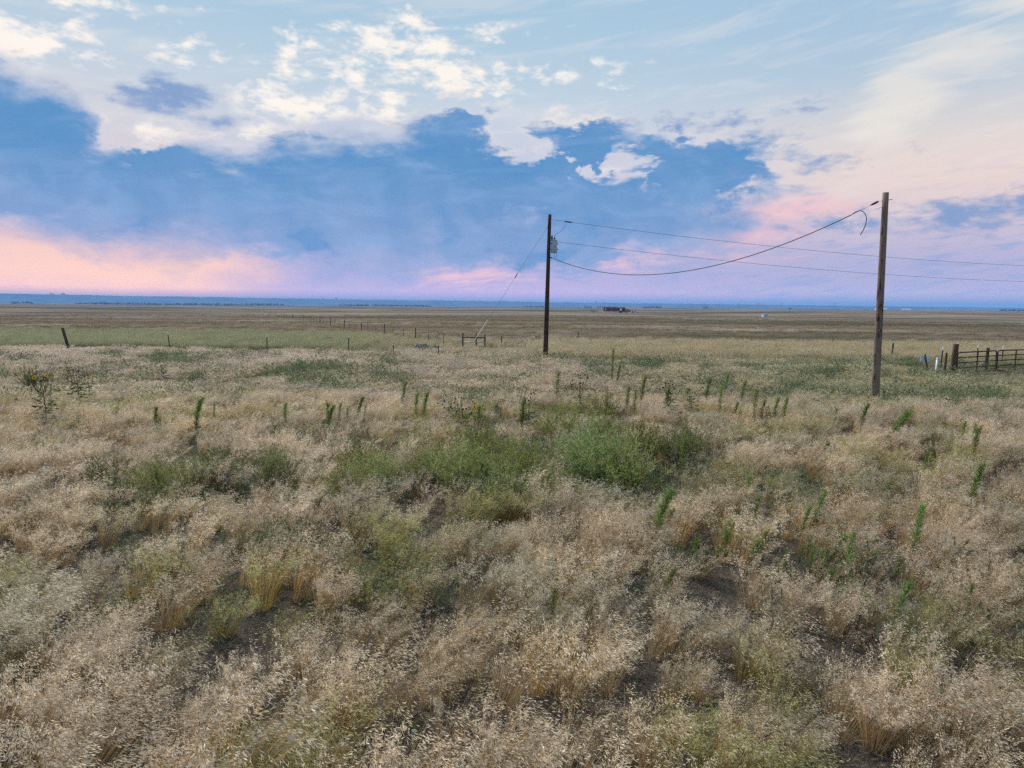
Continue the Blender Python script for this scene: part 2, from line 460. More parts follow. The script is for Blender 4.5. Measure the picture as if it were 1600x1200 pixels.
verts = [(0, 0, float(gz(0, 0)))] + [tuple(p) for p in gv]
faces = [(0, 1 + (k + 1) % NA, 1 + k) for k in range(NA)]
for i in range(len(rings) - 2):
    o0 = 1 + i * NA; o1 = o0 + NA
    faces += [(o0 + k, o0 + (k + 1) % NA, o1 + (k + 1) % NA, o1 + k) for k in range(NA)]
me = bpy.data.meshes.new('ground'); me.from_pydata(verts, [], faces)
me.polygons.foreach_set('use_smooth', [True] * len(me.polygons))
me.materials.append(ground_mat()); me.update()
ground = bpy.data.objects.new('ground', me); COL.objects.link(ground)
tag(ground, 'dry prairie ground running out to the horizon', 'ground', kind='structure')
if sum(p.normal.z for p in list(me.polygons)[1000:1010]) < 0:
    me.flip_normals()

# ------------------------------------------------------------------ far mesa hills
def ridge(azd):
    """crest height in metres by azimuth in degrees"""
    return np.interp(azd, [-75, -50, -37, -20, 0, 8, 20, 30, 37, 50, 75], [70, 84, 84, 70, 55, 48, 40, 30, 23, 22, 18])
azs = np.linspace(-75, 75, 500); rs = np.array([6400, 6700, 6850, 6980, 7080, 7180, 7260, 7340, 7440, 7600, 8200, 9500, 11500.0])
hv = []
for j, r in enumerate(rs):
    t = sstep(r, 6600, 7420)
    for a in azs:
        gul = float(fbm(a * 1.1 + 50, r / 900.0, 4))
        gul2 = float(fbm(a * 4.0 + 11, r / 260.0 + 7, 3))
        off = (gul - 0.5) * 900
        t = float(sstep(r + off, 6650, 7420))
        h = ridge(a) * t * (0.94 + 0.08 * float(fbm(a * 0.35, 3.3, 2))) + (gul2 - 0.5) * 16 * t * (1 - t) * 3
        if r > 9000: h *= 0.97
        rad = math.radians(a)
        hv.append((r * math.sin(rad), r * math.cos(rad), h - (3.0 if j == 0 else 0.0)))
hf = []
n = len(azs)
for j in range(len(rs) - 1):
    hf += [(j * n + i, j * n + i + 1, (j + 1) * n + i + 1, (j + 1) * n + i) for i in range(n - 1)]
def hill_mat():
    m, nn, out = new_mat('hill_grass')
    P = nn.node('ShaderNodeNewGeometry').outputs['Position']
    a = nn.noise(nn.vm('MULTIPLY', P, (0.003, 0.003, 0.02)), 1.0, 6.0, 0.6)
    c = nn.mix(nn.smooth(a, 0.38, 0.64), (0.030, 0.032, 0.022, 1), (0.105, 0.09, 0.065, 1))
    b = nn.node('ShaderNodeBsdfDiffuse'); nn.put(b.inputs[0], c)
    m.node_tree.links.new(b.outputs[0], out.inputs[0]); return m
me = bpy.data.meshes.new('hills'); me.from_pydata(hv, [], hf); me.materials.append(hill_mat())
me.polygons.foreach_set('use_smooth', [True] * len(me.polygons)); me.update()
hills = bpy.data.objects.new('hills', me); COL.objects.link(hills)
tag(hills, 'long flat topped blue hills along the horizon', 'hills', kind='structure')

# ------------------------------------------------------------------ plant parts made of small faces
def blade(mb, p, d, L, w, bend, cols, seg=3, yaw=None):
    """a tapering ribbon that starts at p along d and bends towards vector bend"""
    p = np.array(p, float); d = np.array(d, float); d /= np.linalg.norm(d)
    yaw = random.uniform(0, 2 * math.pi) if yaw is None else yaw
    s = np.cross(d, (math.cos(yaw), math.sin(yaw), 0.2)); s /= (np.linalg.norm(s) + 1e-9)
    vs = []; cs = []; pts = []
    for i in range(seg + 1):
        t = i / seg
        q = p + d * L * t + np.array(bend) * L * t * t
        pts.append(q)
        ww = w * (1 - 0.75 * t)
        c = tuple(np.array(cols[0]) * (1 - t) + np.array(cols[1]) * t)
        vs += [q - s * ww / 2, q + s * ww / 2]; cs += [c, c]
    mb.add(vs, [(2 * i, 2 * i + 1, 2 * i + 3, 2 * i + 2) for i in range(seg)], cs)
    return pts
def leaf(mb, p, a, L, w, col, side=None, fold=0.0):
    p = np.array(p, float); a = np.array(a, float); a /= (np.linalg.norm(a) + 1e-9)
    if side is None:
        side = np.cross(a, np.random.default_rng(random.getrandbits(30)).normal(size=3))
    side = np.array(side, float); side /= (np.linalg.norm(side) + 1e-9)
    mb.add([p, p + a * L * 0.45 + side * w / 2, p + a * L, p + a * L * 0.45 - side * w / 2], [(0, 1, 2, 3)], col)
def rnd3(s=1.0):
    return np.array([random.gauss(0, s), random.gauss(0, s), random.gauss(0, s)])

def brome_tuft(stems=84, h=(0.44, 0.74), r0=0.085, spk=9, sl=(0.022, 0.038), sw=0.0062, stemw=0.0038, blades=30, gold=0.4, lean=0.15, fan=0.27):
    """fan of straw stems, each ending in a nodding cluster of pale spikelets"""
    mb = MB()
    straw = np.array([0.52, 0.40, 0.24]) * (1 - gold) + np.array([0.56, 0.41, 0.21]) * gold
    basec = np.array([0.20, 0.15, 0.10]) * (1 - gold) + np.array([0.40, 0.27, 0.11]) * gold  # ochre stem bases, darkened with the tuft's self-shadow put into the colour
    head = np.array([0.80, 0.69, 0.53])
    for i in range(blades):
        a = random.uniform(0, 2 * math.pi); r = r0 * math.sqrt(random.random())
        d = (math.cos(a) * 0.5 + lean, math.sin(a) * 0.5, 1.0)
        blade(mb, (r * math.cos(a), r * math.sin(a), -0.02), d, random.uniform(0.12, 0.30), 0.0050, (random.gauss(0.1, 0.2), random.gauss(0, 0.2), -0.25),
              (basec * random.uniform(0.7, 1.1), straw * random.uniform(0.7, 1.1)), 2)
    for i in range(stems):
        a = random.uniform(0, 2 * math.pi); r = r0 * math.sqrt(random.random())
        H = random.uniform(*h)
        out = fan * math.sqrt(random.random())
        d = np.array((math.cos(a) * out + lean, math.sin(a) * out, 1.0)); d /= np.linalg.norm(d)
        bend = np.array((math.cos(a) * 0.12 + lean * 0.9, math.sin(a) * 0.12, -0.10))
        k = random.uniform(0.8, 1.15)
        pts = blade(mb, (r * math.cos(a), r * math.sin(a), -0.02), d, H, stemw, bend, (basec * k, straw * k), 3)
        tip = pts[-1]; pre = pts[-2]
        droop = np.array((math.cos(a) * 0.35 + 0.9, math.sin(a) * 0.45, -0.55))
        hk = random.uniform(0.70, 1.15)
        for j in range(spk):
            t = random.random()
            q = pre + (tip - pre) * (0.55 + 0.45 * t)
            o = rnd3(0.010) + droop * random.uniform(0.0, 0.065) * t
            leaf(mb, q + o, droop + rnd3(0.42), random.uniform(*sl), sw * random.uniform(0.7, 1.25), tuple(head * hk * random.uniform(0.8, 1.12)))
    return mb

def patch_clump(n=70, rad=0.5, h=(0.10, 0.30), w=0.010, cols=((0.20, 0.15, 0.10), (0.46, 0.37, 0.26)), heads=1, hw=0.014, hl=0.05, lean=0.2):
    """a wider, simpler patch for the middle distance"""
    mb = MB()
    for i in range(n):
        a = random.uniform(0, 2 * math.pi); r = rad * math.sqrt(random.random())
        H = random.uniform(*h)
        d = np.array((random.gauss(lean, 0.25), random.gauss(0, 0.25), 1.0)); d /= np.linalg.norm(d)
        k = random.uniform(0.75, 1.2)
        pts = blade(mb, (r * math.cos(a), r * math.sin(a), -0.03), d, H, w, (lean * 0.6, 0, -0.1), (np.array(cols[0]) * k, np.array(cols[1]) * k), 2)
        for j in range(heads):
            leaf(mb, pts[-1] + rnd3(0.02) - d * hl * random.uniform(0, 1.2), np.array((0.7, 0, 0.1)) + rnd3(0.6), hl * random.uniform(0.7, 1.3), hw, tuple(np.array(cols[1]) * 1.25 * k))
    return mb

def tall_clump(n=60, rad=0.35, h=(0.6, 1.1), w=0.009, cols=((0.13, 0.135, 0.065), (0.40, 0.36, 0.24)), heads=3):
    mb = MB()
    for i in range(n):
        a = random.uniform(0, 2 * math.pi); r = rad * math.sqrt(random.random())
        H = random.uniform(*h)
        d = np.array((random.gauss(0.08, 0.14), random.gauss(0, 0.14), 1.0)); d /= np.linalg.norm(d)
        k = random.uniform(0.75, 1.2)
        pts = blade(mb, (r * math.cos(a), r * math.sin(a), -0.03), d, H, w, (random.gauss(0.18, 0.1), random.gauss(0, 0.1), -0.08),
                    (np.array(cols[0]) * k, np.array(cols[1]) * k), 3)
        for j in range(heads):
            leaf(mb, pts[-1] - d * random.uniform(0, 0.15) + rnd3(0.01), d + rnd3(0.3), 0.07, 0.012, tuple(np.array(cols[1]) * 1.15 * k))
    return mb

def weed_mesh(n=90, rad=0.2, h=0.34, col=(0.16, 0.19, 0.10)):
    mb = MB()
    for i in range(n):
        a = random.uniform(0, 2 * math.pi); r = rad * math.sqrt(random.random())
        p = np.array((r * math.cos(a), r * math.sin(a), random.uniform(0.0, h)))
        k = random.uniform(0.6, 1.3)
        leaf(mb, p, rnd3(0.6) + np.array((0, 0, 0.7)), random.uniform(0.04, 0.09), random.uniform(0.010, 0.022), tuple(np.array(col) * k))
    for i in range(10):
        a = random.uniform(0, 2 * math.pi)
        blade(mb, (0, 0, -0.02), (math.cos(a) * 0.6, math.sin(a) * 0.6, 1), h * 1.1, 0.005, (0, 0, 0), (np.array(col) * 0.6, np.array(col)), 2)
    return mb

def source_collection(name, meshes):
    c = bpy.data.collections.new(name)
    for i, mb in enumerate(meshes):
        o = bpy.data.objects.new('%s_%s' % (name, chr(97 + i)), mb.mesh(name, M_GRASS, False))
        c.objects.link(o)
    return c

def scatter(name, coll, pts, scl, rotz, idx, tint, label, cat):
    """one stuff object: its points carry size, turn, kind and colour of each tuft"""
    me = bpy.data.meshes.new(name)
    n = len(pts)
    me.vertices.add(n)
    me.vertices.foreach_set('co', np.asarray(pts, 'f').ravel())
    rot = np.zeros((n, 3), 'f'); rot[:, 2] = rotz
    rot[:, 0] = rng.normal(0, 0.08, n); rot[:, 1] = rng.normal(0, 0.08, n)
    for nm, typ, data, key in (('rot', 'FLOAT_VECTOR', rot, 'vector'), ('scl', 'FLOAT_VECTOR', scl, 'vector'), ('idx', 'INT', idx, 'value')):
        at = me.attributes.new(nm, typ, 'POINT')
        at.data.foreach_set(key, np.asarray(data, 'i' if typ == 'INT' else 'f').ravel())
    at = me.attributes.new('tint', 'FLOAT_COLOR', 'POINT')
    at.data.foreach_set('color', np.concatenate([tint, np.ones((n, 1))], 1).astype('f').ravel())
    o = bpy.data.objects.new(name, me); COL.objects.link(o)
    ng = bpy.data.node_groups.new(name + '_nodes', 'GeometryNodeTree')
    ng.interface.new_socket('Geometry', in_out='INPUT', socket_type='NodeSocketGeometry')
    ng.interface.new_socket('Geometry', in_out='OUTPUT', socket_type='NodeSocketGeometry')
    N = ng.nodes; L = ng.links
    gi = N.new('NodeGroupInput'); go = N.new('NodeGroupOutput')
    ci = N.new('GeometryNodeCollectionInfo'); ci.inputs['Collection'].default_value = coll
    ci.inputs['Separate Children'].default_value = True; ci.inputs['Reset Children'].default_value = True
    ip = N.new('GeometryNodeInstanceOnPoints'); ip.inputs['Pick Instance'].default_value = True
    def attr(nm, dt):
        a = N.new('GeometryNodeInputNamedAttribute'); a.data_type = dt; a.inputs['Name'].default_value = nm
        return a.outputs['Attribute']
    L.new(gi.outputs[0], ip.inputs['Points']); L.new(ci.outputs[0], ip.inputs['Instance'])
    L.new(attr('idx', 'INT'), ip.inputs['Instance Index'])
    e2r = N.new('FunctionNodeEulerToRotation'); L.new(attr('rot', 'FLOAT_VECTOR'), e2r.inputs[0])
    L.new(e2r.outputs[0], ip.inputs['Rotation']); L.new(attr('scl', 'FLOAT_VECTOR'), ip.inputs['Scale'])
    L.new(ip.outputs[0], go.inputs[0])
    md = o.modifiers.new('scatter', 'NODES'); md.node_group = ng
    tag(o, label, cat, kind='stuff')
    return o

def sample(y0, y1, dens, keep, wide=0.86, pad=4.0):
    """random points in the field in front of the road, kept with probability keep(x, y)"""
    A = (y1 - y0) * 2 * (wide * y1 + pad)
    n = int(A * dens)
    x = rng.uniform(-1, 1, n) * (wide * y1 + pad); y = rng.uniform(y0, y1, n)
    ok = np.abs(x) < wide * y + pad
    x, y = x[ok], y[ok]
    ok = rng.random(len(x)) < keep(x, y)
    x, y = x[ok], y[ok]
    return x, y, gz(x, y)

# bare and green patches shared by all layers
def green_zone(x, y):
    """belt of green shrubs across the middle, and the weedy patches right of centre"""
    belt = sstep(y, 11.6, 13.2) * sstep(y, 17.6, 15.4) * sstep(x, -10.5, -7.5) * sstep(x, 6.0, 3.6)
    core = np.exp(-((x - 1.2) / 3.2) ** 2 - ((y - 17.5) / 4.0) ** 2)
    spot = np.exp(-((x - 4.1) / 1.5) ** 2 - ((y - 9.8) / 1.1) ** 2) * 0.55
    return np.clip(np.maximum(np.maximum(belt * 0.85, core), spot) * (0.55 + 0.9 * fbm(x / 1.6 + 5, y / 1.6, 3)), 0, 1)
def bare(x, y):
    return sstep(fbm(x / 0.5 + 70, y / 0.5 + 20, 2), 0.50, 0.80)
def tint_of(x, y, n):
    """straw from grey-pink to gold in patches a few metres across"""
    a = fbm(x / 4.5 + 3, y / 4.5 + 8, 4)[:, None]; b = fbm(x / 2.0 + 31, y / 2.0 + 2, 3)[:, None]
    pink = np.array([0.98, 0.94, 0.93]); gold = np.array([1.0, 0.95, 0.88]); grey = np.array([0.74, 0.78, 0.78])
    t = pink * (1 - sstep(a, 0.42, 0.62)) + gold * sstep(a, 0.42, 0.62)
    g = sstep(b, 0.55, 0.72) * 0.7
    t = t * (1 - g) + grey * g
    return t * rng.uniform(0.62, 1.16, (n, 1))

# foreground brome
src = source_collection('brome_tuft', [brome_tuft() for _ in range(5)] + [brome_tuft(stems=80, h=(0.48, 0.78), r0=0.08, gold=1.0, spk=7, blades=40, fan=0.24) for _ in range(2)]
                        + [brome_tuft(stems=30, h=(0.18, 0.36), r0=0.2, spk=6, blades=30, gold=0.1) for _ in range(2)])
x, y, z = sample(2.6, 27, 8.2, lambda x, y: np.clip(1.05 - 0.90 * bare(x, y) * 0.9 - 0.62 * green_zone(x, y), 0.05, 1))
n = len(x)
idx = rng.integers(0, 5, n); g = fbm(x / 2.2 + 90, y / 2.2 + 9, 3)
idx = np.where((g > 0.57) & (rng.random(n) < 0.75), rng.integers(5, 7, n), idx)
idx = np.where(rng.random(n) < 0.25, rng.integers(7, 9, n), idx)
hm = fbm(x / 0.6 + 12, y / 0.6 + 77, 3)
s = rng.uniform(0.75, 1.2, n) * (0.40 + 1.1 * hm)
tt = tint_of(x, y, n) * 1.16
gr = (sstep(fbm(x / 1.7 + 3, y / 1.7 + 55, 3), 0.55, 0.68) * (rng.random(n) < 0.55))[:, None]
tt = tt * (1 - gr) + np.array([0.62, 0.70, 0.44]) * gr * tt
scatter('brome_grass', src, np.stack([x, y, z], 1), np.stack([s * 1.1, s * 1.1, s], 1), rng.normal(0, 0.45, n), idx, tt,
        'dense tan brome grass with nodding seed heads covering the foreground', 'grass')
# thin flattened thatch on the soil between the tufts
src = source_collection('thatch', [patch_clump(46, 0.22, (0.06, 0.20), 0.005, ((0.16, 0.13, 0.10), (0.40, 0.34, 0.26)), 1, 0.006, 0.03, 0.5) for _ in range(4)])
x, y, z = sample(2.6, 20, 9.0, lambda x, y: np.full(len(x), 0.95))
n = len(x)
s = rng.uniform(0.7, 1.5, n)
scatter('grass_thatch', src, np.stack([x, y, z], 1), np.stack([s, s, s * 0.8], 1), rng.uniform(0, 6.28, n), rng.integers(0, 4, n), tint_of(x, y, n) * 0.75,
        'short grey thatch of dead grass on the soil between the tufts', 'grass')
# middle field
src = source_collection('field_tuft', [brome_tuft(stems=34, h=(0.30, 0.55), r0=0.25, spk=4, sl=(0.05, 0.075), sw=0.016, stemw=0.007, blades=16) for _ in range(5)])
x, y, z = sample(26, 60, 5.0, lambda x, y: np.clip(1.05 - 0.8 * bare(x / 1.8, y / 1.8) - 0.4 * green_zone(x, y), 0.1, 1) * (1 - sstep(y, 54, 59)))
n = len(x)
hm = fbm(x / 2.2 + 12, y / 2.2 + 77, 3)
s = rng.uniform(0.8, 1.25, n) * (0.5 + 1.0 * hm)
tt = tint_of(x, y, n) * 1.0
rightside = sstep(x / y, 0.05, 0.5)[:, None]
tt = tt * (1 - rightside) + np.array([0.78, 0.86, 0.74]) * rightside * tt
leftpale = (sstep(y, 36, 44) * sstep(x / y, -0.05, -0.3))[:, None]
tt = tt * (1 - leftpale) + leftpale * np.array([0.98, 0.94, 0.98]) * rng.uniform(0.85, 1.1, (n, 1))
s = np.where((x > 24.5) & (y > 37) & (y < 46), s * 0.5, s)
scatter('field_grass', src, np.stack([x, y, z], 1), np.stack([s * 1.2, s * 1.2, s], 1), rng.normal(0, 0.6, n), rng.integers(0, 5, n), tt,
        'pale pinkish dry grass filling the field in front of the poles', 'grass')
# tall grass of the ditch along the fence
src = source_collection('ditch_clump', [tall_clump() for _ in range(4)])
def ditch(x, y):
    q = x / y
    l = sstep(y, 58.0, 60.0) * sstep(y, 96, 84) * sstep(q, -0.05, -0.30)
    m = sstep(y, 54, 57) * sstep(y, 78, 70) * sstep(q, -0.36, -0.20) * sstep(q, 0.14, 0.0)
    r = sstep(y, 47, 51) * sstep(y, 72, 66) * sstep(q, -0.02, 0.06)
    return np.clip(l + m + r, 0, 1) * (0.6 + 0.4 * sstep(fbm(x / 6, y / 3, 2), 0.3, 0.55))
x, y, z = sample(46, 98, 3.6, ditch)
n = len(x)
q = (x / y)[:, None]
lg = sstep(q, -0.05, -0.30) * (0.6 + 0.6 * fbm(x / 9, y / 4, 3)[:, None])
pale = np.array([1.25, 1.15, 1.10]); green = np.array([0.84, 0.93, 0.80])
tt = (pale * (1 - np.clip(lg, 0, 1)) + green * np.clip(lg, 0, 1)) * rng.uniform(0.8, 1.15, (n, 1))
s = rng.uniform(0.75, 1.15, n)
s = s * np.where(x / y < -0.2, 0.8, np.where(x / y < 0.02, 0.62, 0.95))
scatter('ditch_grass', src, np.stack([x, y, z], 1), np.stack([s * 1.3, s * 1.3, s], 1), rng.normal(0, 0.8, n), rng.integers(0, 4, n), tt,
        'tall green and straw coloured grass in the ditch along the fence', 'grass')
# grazed plain beyond
src = source_collection('plain_clump', [patch_clump() for _ in range(4)])
x, y, z = sample(58, 300, 0.62, lambda x, y: np.clip(1.15 - y / 330, 0.1, 1) * (0.25 + 0.75 * sstep(fbm(x / 22, y / 9, 3), 0.35, 0.6)), 0.82)
n = len(x)
a = fbm(x / 60 + 5, y / 22 + 5, 4)[:, None]
tt = np.array([0.60, 0.56, 0.54]) * (1 - sstep(a, 0.40, 0.6)) + np.array([0.80, 0.74, 0.64]) * sstep(a, 0.40, 0.6)
d = (fbm(x / 45 + 25, y / 14 + 35, 3)[:, None] > 0.58) * 0.6
tt = (tt * (1 - d) + np.array([0.40, 0.44, 0.30]) * d) * rng.uniform(0.75, 1.15, (n, 1))
s = rng.uniform(0.7, 1.4, n)
scatter('plain_grass', src, np.stack([x, y, z], 1), np.stack([s * 1.5, s * 1.5, s], 1), rng.uniform(-0.8, 0.8, n), rng.integers(0, 4, n), tt,
        'short brownish grazed grass on the open plain beyond the fence', 'grass')
# low grey-green weeds between the grass
src = source_collection('low_weed', [weed_mesh() for _ in range(3)] + [weed_mesh(70, 0.2, 0.3, (0.14, 0.19, 0.07))])
x, y, z = sample(3, 50, 4.2, lambda x, y: np.clip(0.05 + 0.8 * sstep(fbm(x / 2.4 + 44, y / 2.4 + 61, 3), 0.54, 0.70) + 0.9 * green_zone(x, y), 0, 1))
n = len(x)
tt = np.array([1.0, 1.0, 1.0]) * rng.uniform(0.7, 1.3, (n, 1))
s = rng.uniform(0.8, 1.7, n) * np.where(y > 25, 1.5, 1.0)
scatter('low_weeds', src, np.stack([x, y, z], 1), np.stack([s, s, s], 1), rng.uniform(0, 6.28, n), rng.integers(0, 4, n), tt,
        'low grey green weeds mixed through the dry grass', 'weeds')

# ------------------------------------------------------------------ single plants
def marestail(h=1.0, bushy=1.0, lean=0.08):
    """upright weed: one stem, dense narrow rising leaves, plume at the top; built 1 m high"""
    st = MB(); lf = MB()
    pts = [(lean * t * t + 0.012 * math.sin(6 * t), 0.01 * math.sin(5 * t + 1), h * t) for t in np.linspace(0, 1, 7)]
    st.tube([(0, 0, -0.06)] + pts, [0.008] * 4 + [0.006, 0.005, 0.004, 0.003], 5, (0.14, 0.17, 0.06))
    for i in range(int(330 * bushy)):
        t = 0.22 + 0.78 * random.random() ** 0.75
        k = t * 6; j = min(5, int(k)); f = k - j
        p = np.array(pts[j]) * (1 - f) + np.array(pts[j + 1]) * f
        a = random.uniform(0, 2 * math.pi)
        up = random.uniform(0.7, 1.5)
        L = (0.10 if t < 0.75 else 0.075) * random.uniform(0.7, 1.2)
        k = random.uniform(0.7, 1.3)
        g = np.array((0.150, 0.215, 0.060)) if t > 0.5 else (np.array((0.10, 0.14, 0.05)) if random.random() < 0.6 else np.array((0.22, 0.16, 0.08)))
        leaf(lf, p, (math.cos(a) + lean, math.sin(a), up), L, 0.0095, tuple(g * k))
    for i in range(int(10 * bushy)):             # short flowering branches
        t = random.uniform(0.68, 0.95); k = t * 6; j = min(5, int(k)); f = k - j
        p = np.array(pts[j]) * (1 - f) + np.array(pts[j + 1]) * f
        a = random.uniform(0, 2 * math.pi); d = np.array((math.cos(a) * 0.5, math.sin(a) * 0.5, 1.0))
        for m in range(14):
            q = p + d * 0.012 * m
            leaf(lf, q, d + rnd3(0.6), 0.05, 0.008, tuple(np.array((0.15, 0.24, 0.06)) * random.uniform(0.75, 1.25)))
    return st, lf
mare_proto = []
for i in range(4):
    st, lf = marestail(1.0, (1.0, 1.25, 0.75, 1.1)[i], (0.06, 0.16, 0.02, 0.10)[i])
    mare_proto.append((st.mesh('stem', M_PLANT), lf.mesh('leaves', M_PLANT, False)))
def put_mare(xx, yy, hh, label, group, kind, tilt=0.0, fat=1.0):
    t = empty('marestail_weed', gp(xx, yy), random.uniform(-0.5, 0.5))
    t.rotation_euler.y = tilt
    hh *= 1.22
    t.scale = (hh * fat, hh * fat, hh)
    for nm, me in zip(('stem', 'leaves'), mare_proto[kind]):
        o = bpy.data.objects.new(nm, me); COL.objects.link(o); o.parent = t
    tag(t, label, 'weed', group)
    return t
ROW_LEFT = [(-10.35, 19.58, .80), (-9.09, 19.26, 1.05), (-9.69, 21.94, .6), (-6.55, 18.39, .55), (-6.75, 20.01, .82), (-5.26, 18.86, .95), (-5.2, 19.13, .95),
            (-5.45, 21.09, .68), (-5.23, 21.43, .55), (-4.94, 21.33, .85), (-4.65, 21.02, .65), (-4.02, 24.55, .95), (-3.16, 21.98, .9), (-2.92, 21.99, .95)]
ROW_RIGHT = [(1.63, 25.58, 1.22), (4.72, 32.2, 1.6), (4.93, 32.21, 1.0), (4.03, 23.8, .95), (4.1, 22.89, .95), (4.98, 26.22, 1.1), (5.27, 23.07, 1.0), (7.17, 23.41, 1.05),
             (7.56, 23.04, .65), (7.93, 22.21, 1.05), (8.23, 22.46, .75), (8.57, 22.23, .85), (8.45, 21.11, .9), (10.09, 21.18, .65), (10.39, 20.18, .9),
             (7.59, 26.68, 1.05), (9.0, 26.75, .95), (9.23, 29.55, 1.0), (.3, 19.99, 1.0), (-.97, 19.94, .85)]
ORD = ['first', 'second', 'third', 'fourth', 'fifth', 'sixth', 'seventh', 'eighth', 'ninth', 'tenth', 'eleventh', 'twelfth', 'thirteenth', 'fourteenth',
       'fifteenth', 'sixteenth', 'seventeenth', 'eighteenth', 'nineteenth', 'twentieth']
ROW_LEFT.sort(key=lambda t: t[0] / t[1]); ROW_RIGHT.sort(key=lambda t: t[0] / t[1])
for i, (a, b, h) in enumerate(ROW_LEFT):
    if h == 1.05:
        put_mare(a, b, h, 'tallest green weed plume in the row on the left, with a tufted top', 'weed plumes left of centre', 1, 0.02, 1.35)
    else:
        put_mare(a, b, h, '%s green weed plume counted from the left in the row left of centre' % ORD[i], 'weed plumes left of centre', i % 4, random.uniform(-0.04, 0.12), 1.15)
for i, (a, b, h) in enumerate(ROW_RIGHT):
    if h == 1.6:
        put_mare(a, b, h, 'thin dark weed stalk rising highest, right of the transformer pole foot', 'weed plumes right of centre', 2, 0.02, 0.8)
    else:
        put_mare(a, b, h, '%s green weed plume counted from the left between the two pole feet' % ORD[i], 'weed plumes right of centre', (i * 3) % 4, random.uniform(-0.05, 0.14), 1.15)
for a, b, h, lab, k, tl, fat in [
    (3.61, 14.32, .95, 'upright green weed at the right edge of the feathery shrub belt', 0, 0.03, 1.1),
    (9.98, 18.16, 1.15, 'bushy green weed leaning far to the right below the weathered pole', 1, 0.42, 1.5),
    (12.1, 18.07, .75, 'left one of two close green weeds right of the weathered pole', 0, 0.0, 1.1),
    (12.33, 18.08, .7, 'right one of two close green weeds right of the weathered pole', 2, 0.1, 1.1),
    (11.17, 16.29, .85, 'green weed directly below the pair of weeds near the right edge', 3, 0.05, 1.3),
    (7.49, 16.63, .6, 'short leaning green weed left below the weathered pole', 1, 0.3, 1.2),
    (2.13, 10.22, .98, 'largest dark green weed plume standing alone in the central foreground', 1, 0.10, 1.2),
    (2.43, 10.78, .6, 'smaller green weed just right of the largest foreground plume', 0, 0.22, 1.1),
    (4.42, 12.61, .65, 'green weed above the low bright green weed patch', 2, 0.1, 1.1),
    (4.06, 11.2, .62, 'green weed at the upper edge of the bright green weed patch', 3, 0.08, 1.1),
    (4.71, 10.91, .62, 'left one of two leaning weeds above the bright green patch', 0, 0.2, 1.0),
    (4.94, 11.13, .82, 'right and taller one of two leaning weeds above the bright green patch', 2, 0.28, 1.0),
    (7.24, 12.96, .5, 'little rounded green weed in the grass on the right', 1, 0.05, 1.4),
    (5.99, 9.91, .88, 'tall slim green weed leaning right, right of the bright green patch', 3, 0.14, 1.0),
    (8.18, 11.96, 1.0, 'tall dark green weed near the right edge of the foreground', 1, 0.1, 1.2),
    (4.54, 7.85, .68, 'forked green weed leaning right in the lower right grass', 0, 0.25, 1.0),
    (5.89, 7.5, .72, 'green weed cut by the right edge low in the foreground', 3, 0.03, 1.0),
    (.5, 7.81, .5, 'small single green weed in the lower centre of the grass', 2, 0.03, 1.2),
    (1.93, 8.59, .5, 'small green weed leaning right, below the largest foreground plume', 0, 0.3, 1.2),
    (4.25, 8.03, .45, 'small pale green weed below the bright green patch', 1, 0.05, 1.2),
    (5.84, 8.4, .45, 'small pale green weed in the grass near the lower right corner', 1, 0.03, 1.2),
    (9.5, 15.45, .55, 'small green weed on the right between shrubs and grass', 0, 0.1, 1.2)]:
    put_mare(a, b, h, lab, 'single weeds in the near grass', k, tl, fat)
for i in range(34):
    a = random.gauss(4.0, 0.75); b = random.gauss(9.9, 0.55)
    put_mare(a, b, random.uniform(0.30, 0.50), 'short bright green weed in the weedy patch right of the foreground centre', 'bright green weed patch', i % 4, random.uniform(0, 0.25), 1.4)

def feather_shrub(col, n=70, h=0.9, w=0.55, leaves=9):
    """many rising twigs, each set with fine leaves; built about h high"""
    st = MB(); lf = MB()
    for i in range(n):
        a = random.uniform(0, 2 * math.pi); o = random.random() ** 0.7
        d = np.array((math.cos(a) * o * w + 0.08, math.sin(a) * o * w, h * random.uniform(0.6, 1.05) * (1 - 0.35 * o)))
        L = np.linalg.norm(d)
        bend = (random.gauss(0, 0.06), random.gauss(0, 0.06), 0.08)
        k0 = random.uniform(0.75, 1.2)
        pts = blade(st, (random.gauss(0, 0.05), random.gauss(0, 0.05), -0.03), d, L, 0.006, bend, ((0.09, 0.075, 0.045), tuple(np.array(col) * 0.8)), 4)
        for j in range(leaves):
            t = random.uniform(0.25, 1.0) * 4; q = min(3, int(t)); f = t - q
            p = pts[q] * (1 - f) + pts[q + 1] * f
            dd = d / L + rnd3(0.45)
            tw = blade(st, p, dd, random.uniform(0.08, 0.17), 0.004, (0, 0, 0.1), (np.array(col) * 0.7, np.array(col)), 1)
            for m in range(6):
                qq = tw[0] + (tw[-1] - tw[0]) * random.random()
                leaf(lf, qq, dd + rnd3(0.5), random.uniform(0.04, 0.075), 0.011, tuple(np.array(col) * k0 * random.uniform(0.7, 1.3)))
    return st, lf
def shrub_meshes(col, k, **kw):
    out = []
    for i in range(k):
        st, lf = feather_shrub(col, **kw)
        out.append((st.mesh('twigs', M_PLANT, False), lf.mesh('foliage', M_PLANT, False)))
    return out
KO = shrub_meshes((0.245, 0.270, 0.095), 3, n=80)
KO += shrub_meshes((0.235, 0.285, 0.115), 1, n=85)
KO += shrub_meshes((0.145, 0.160, 0.075), 1, n=60)
SA = shrub_meshes((0.17, 0.25, 0.28), 1, n=60, h=0.45, w=0.5)
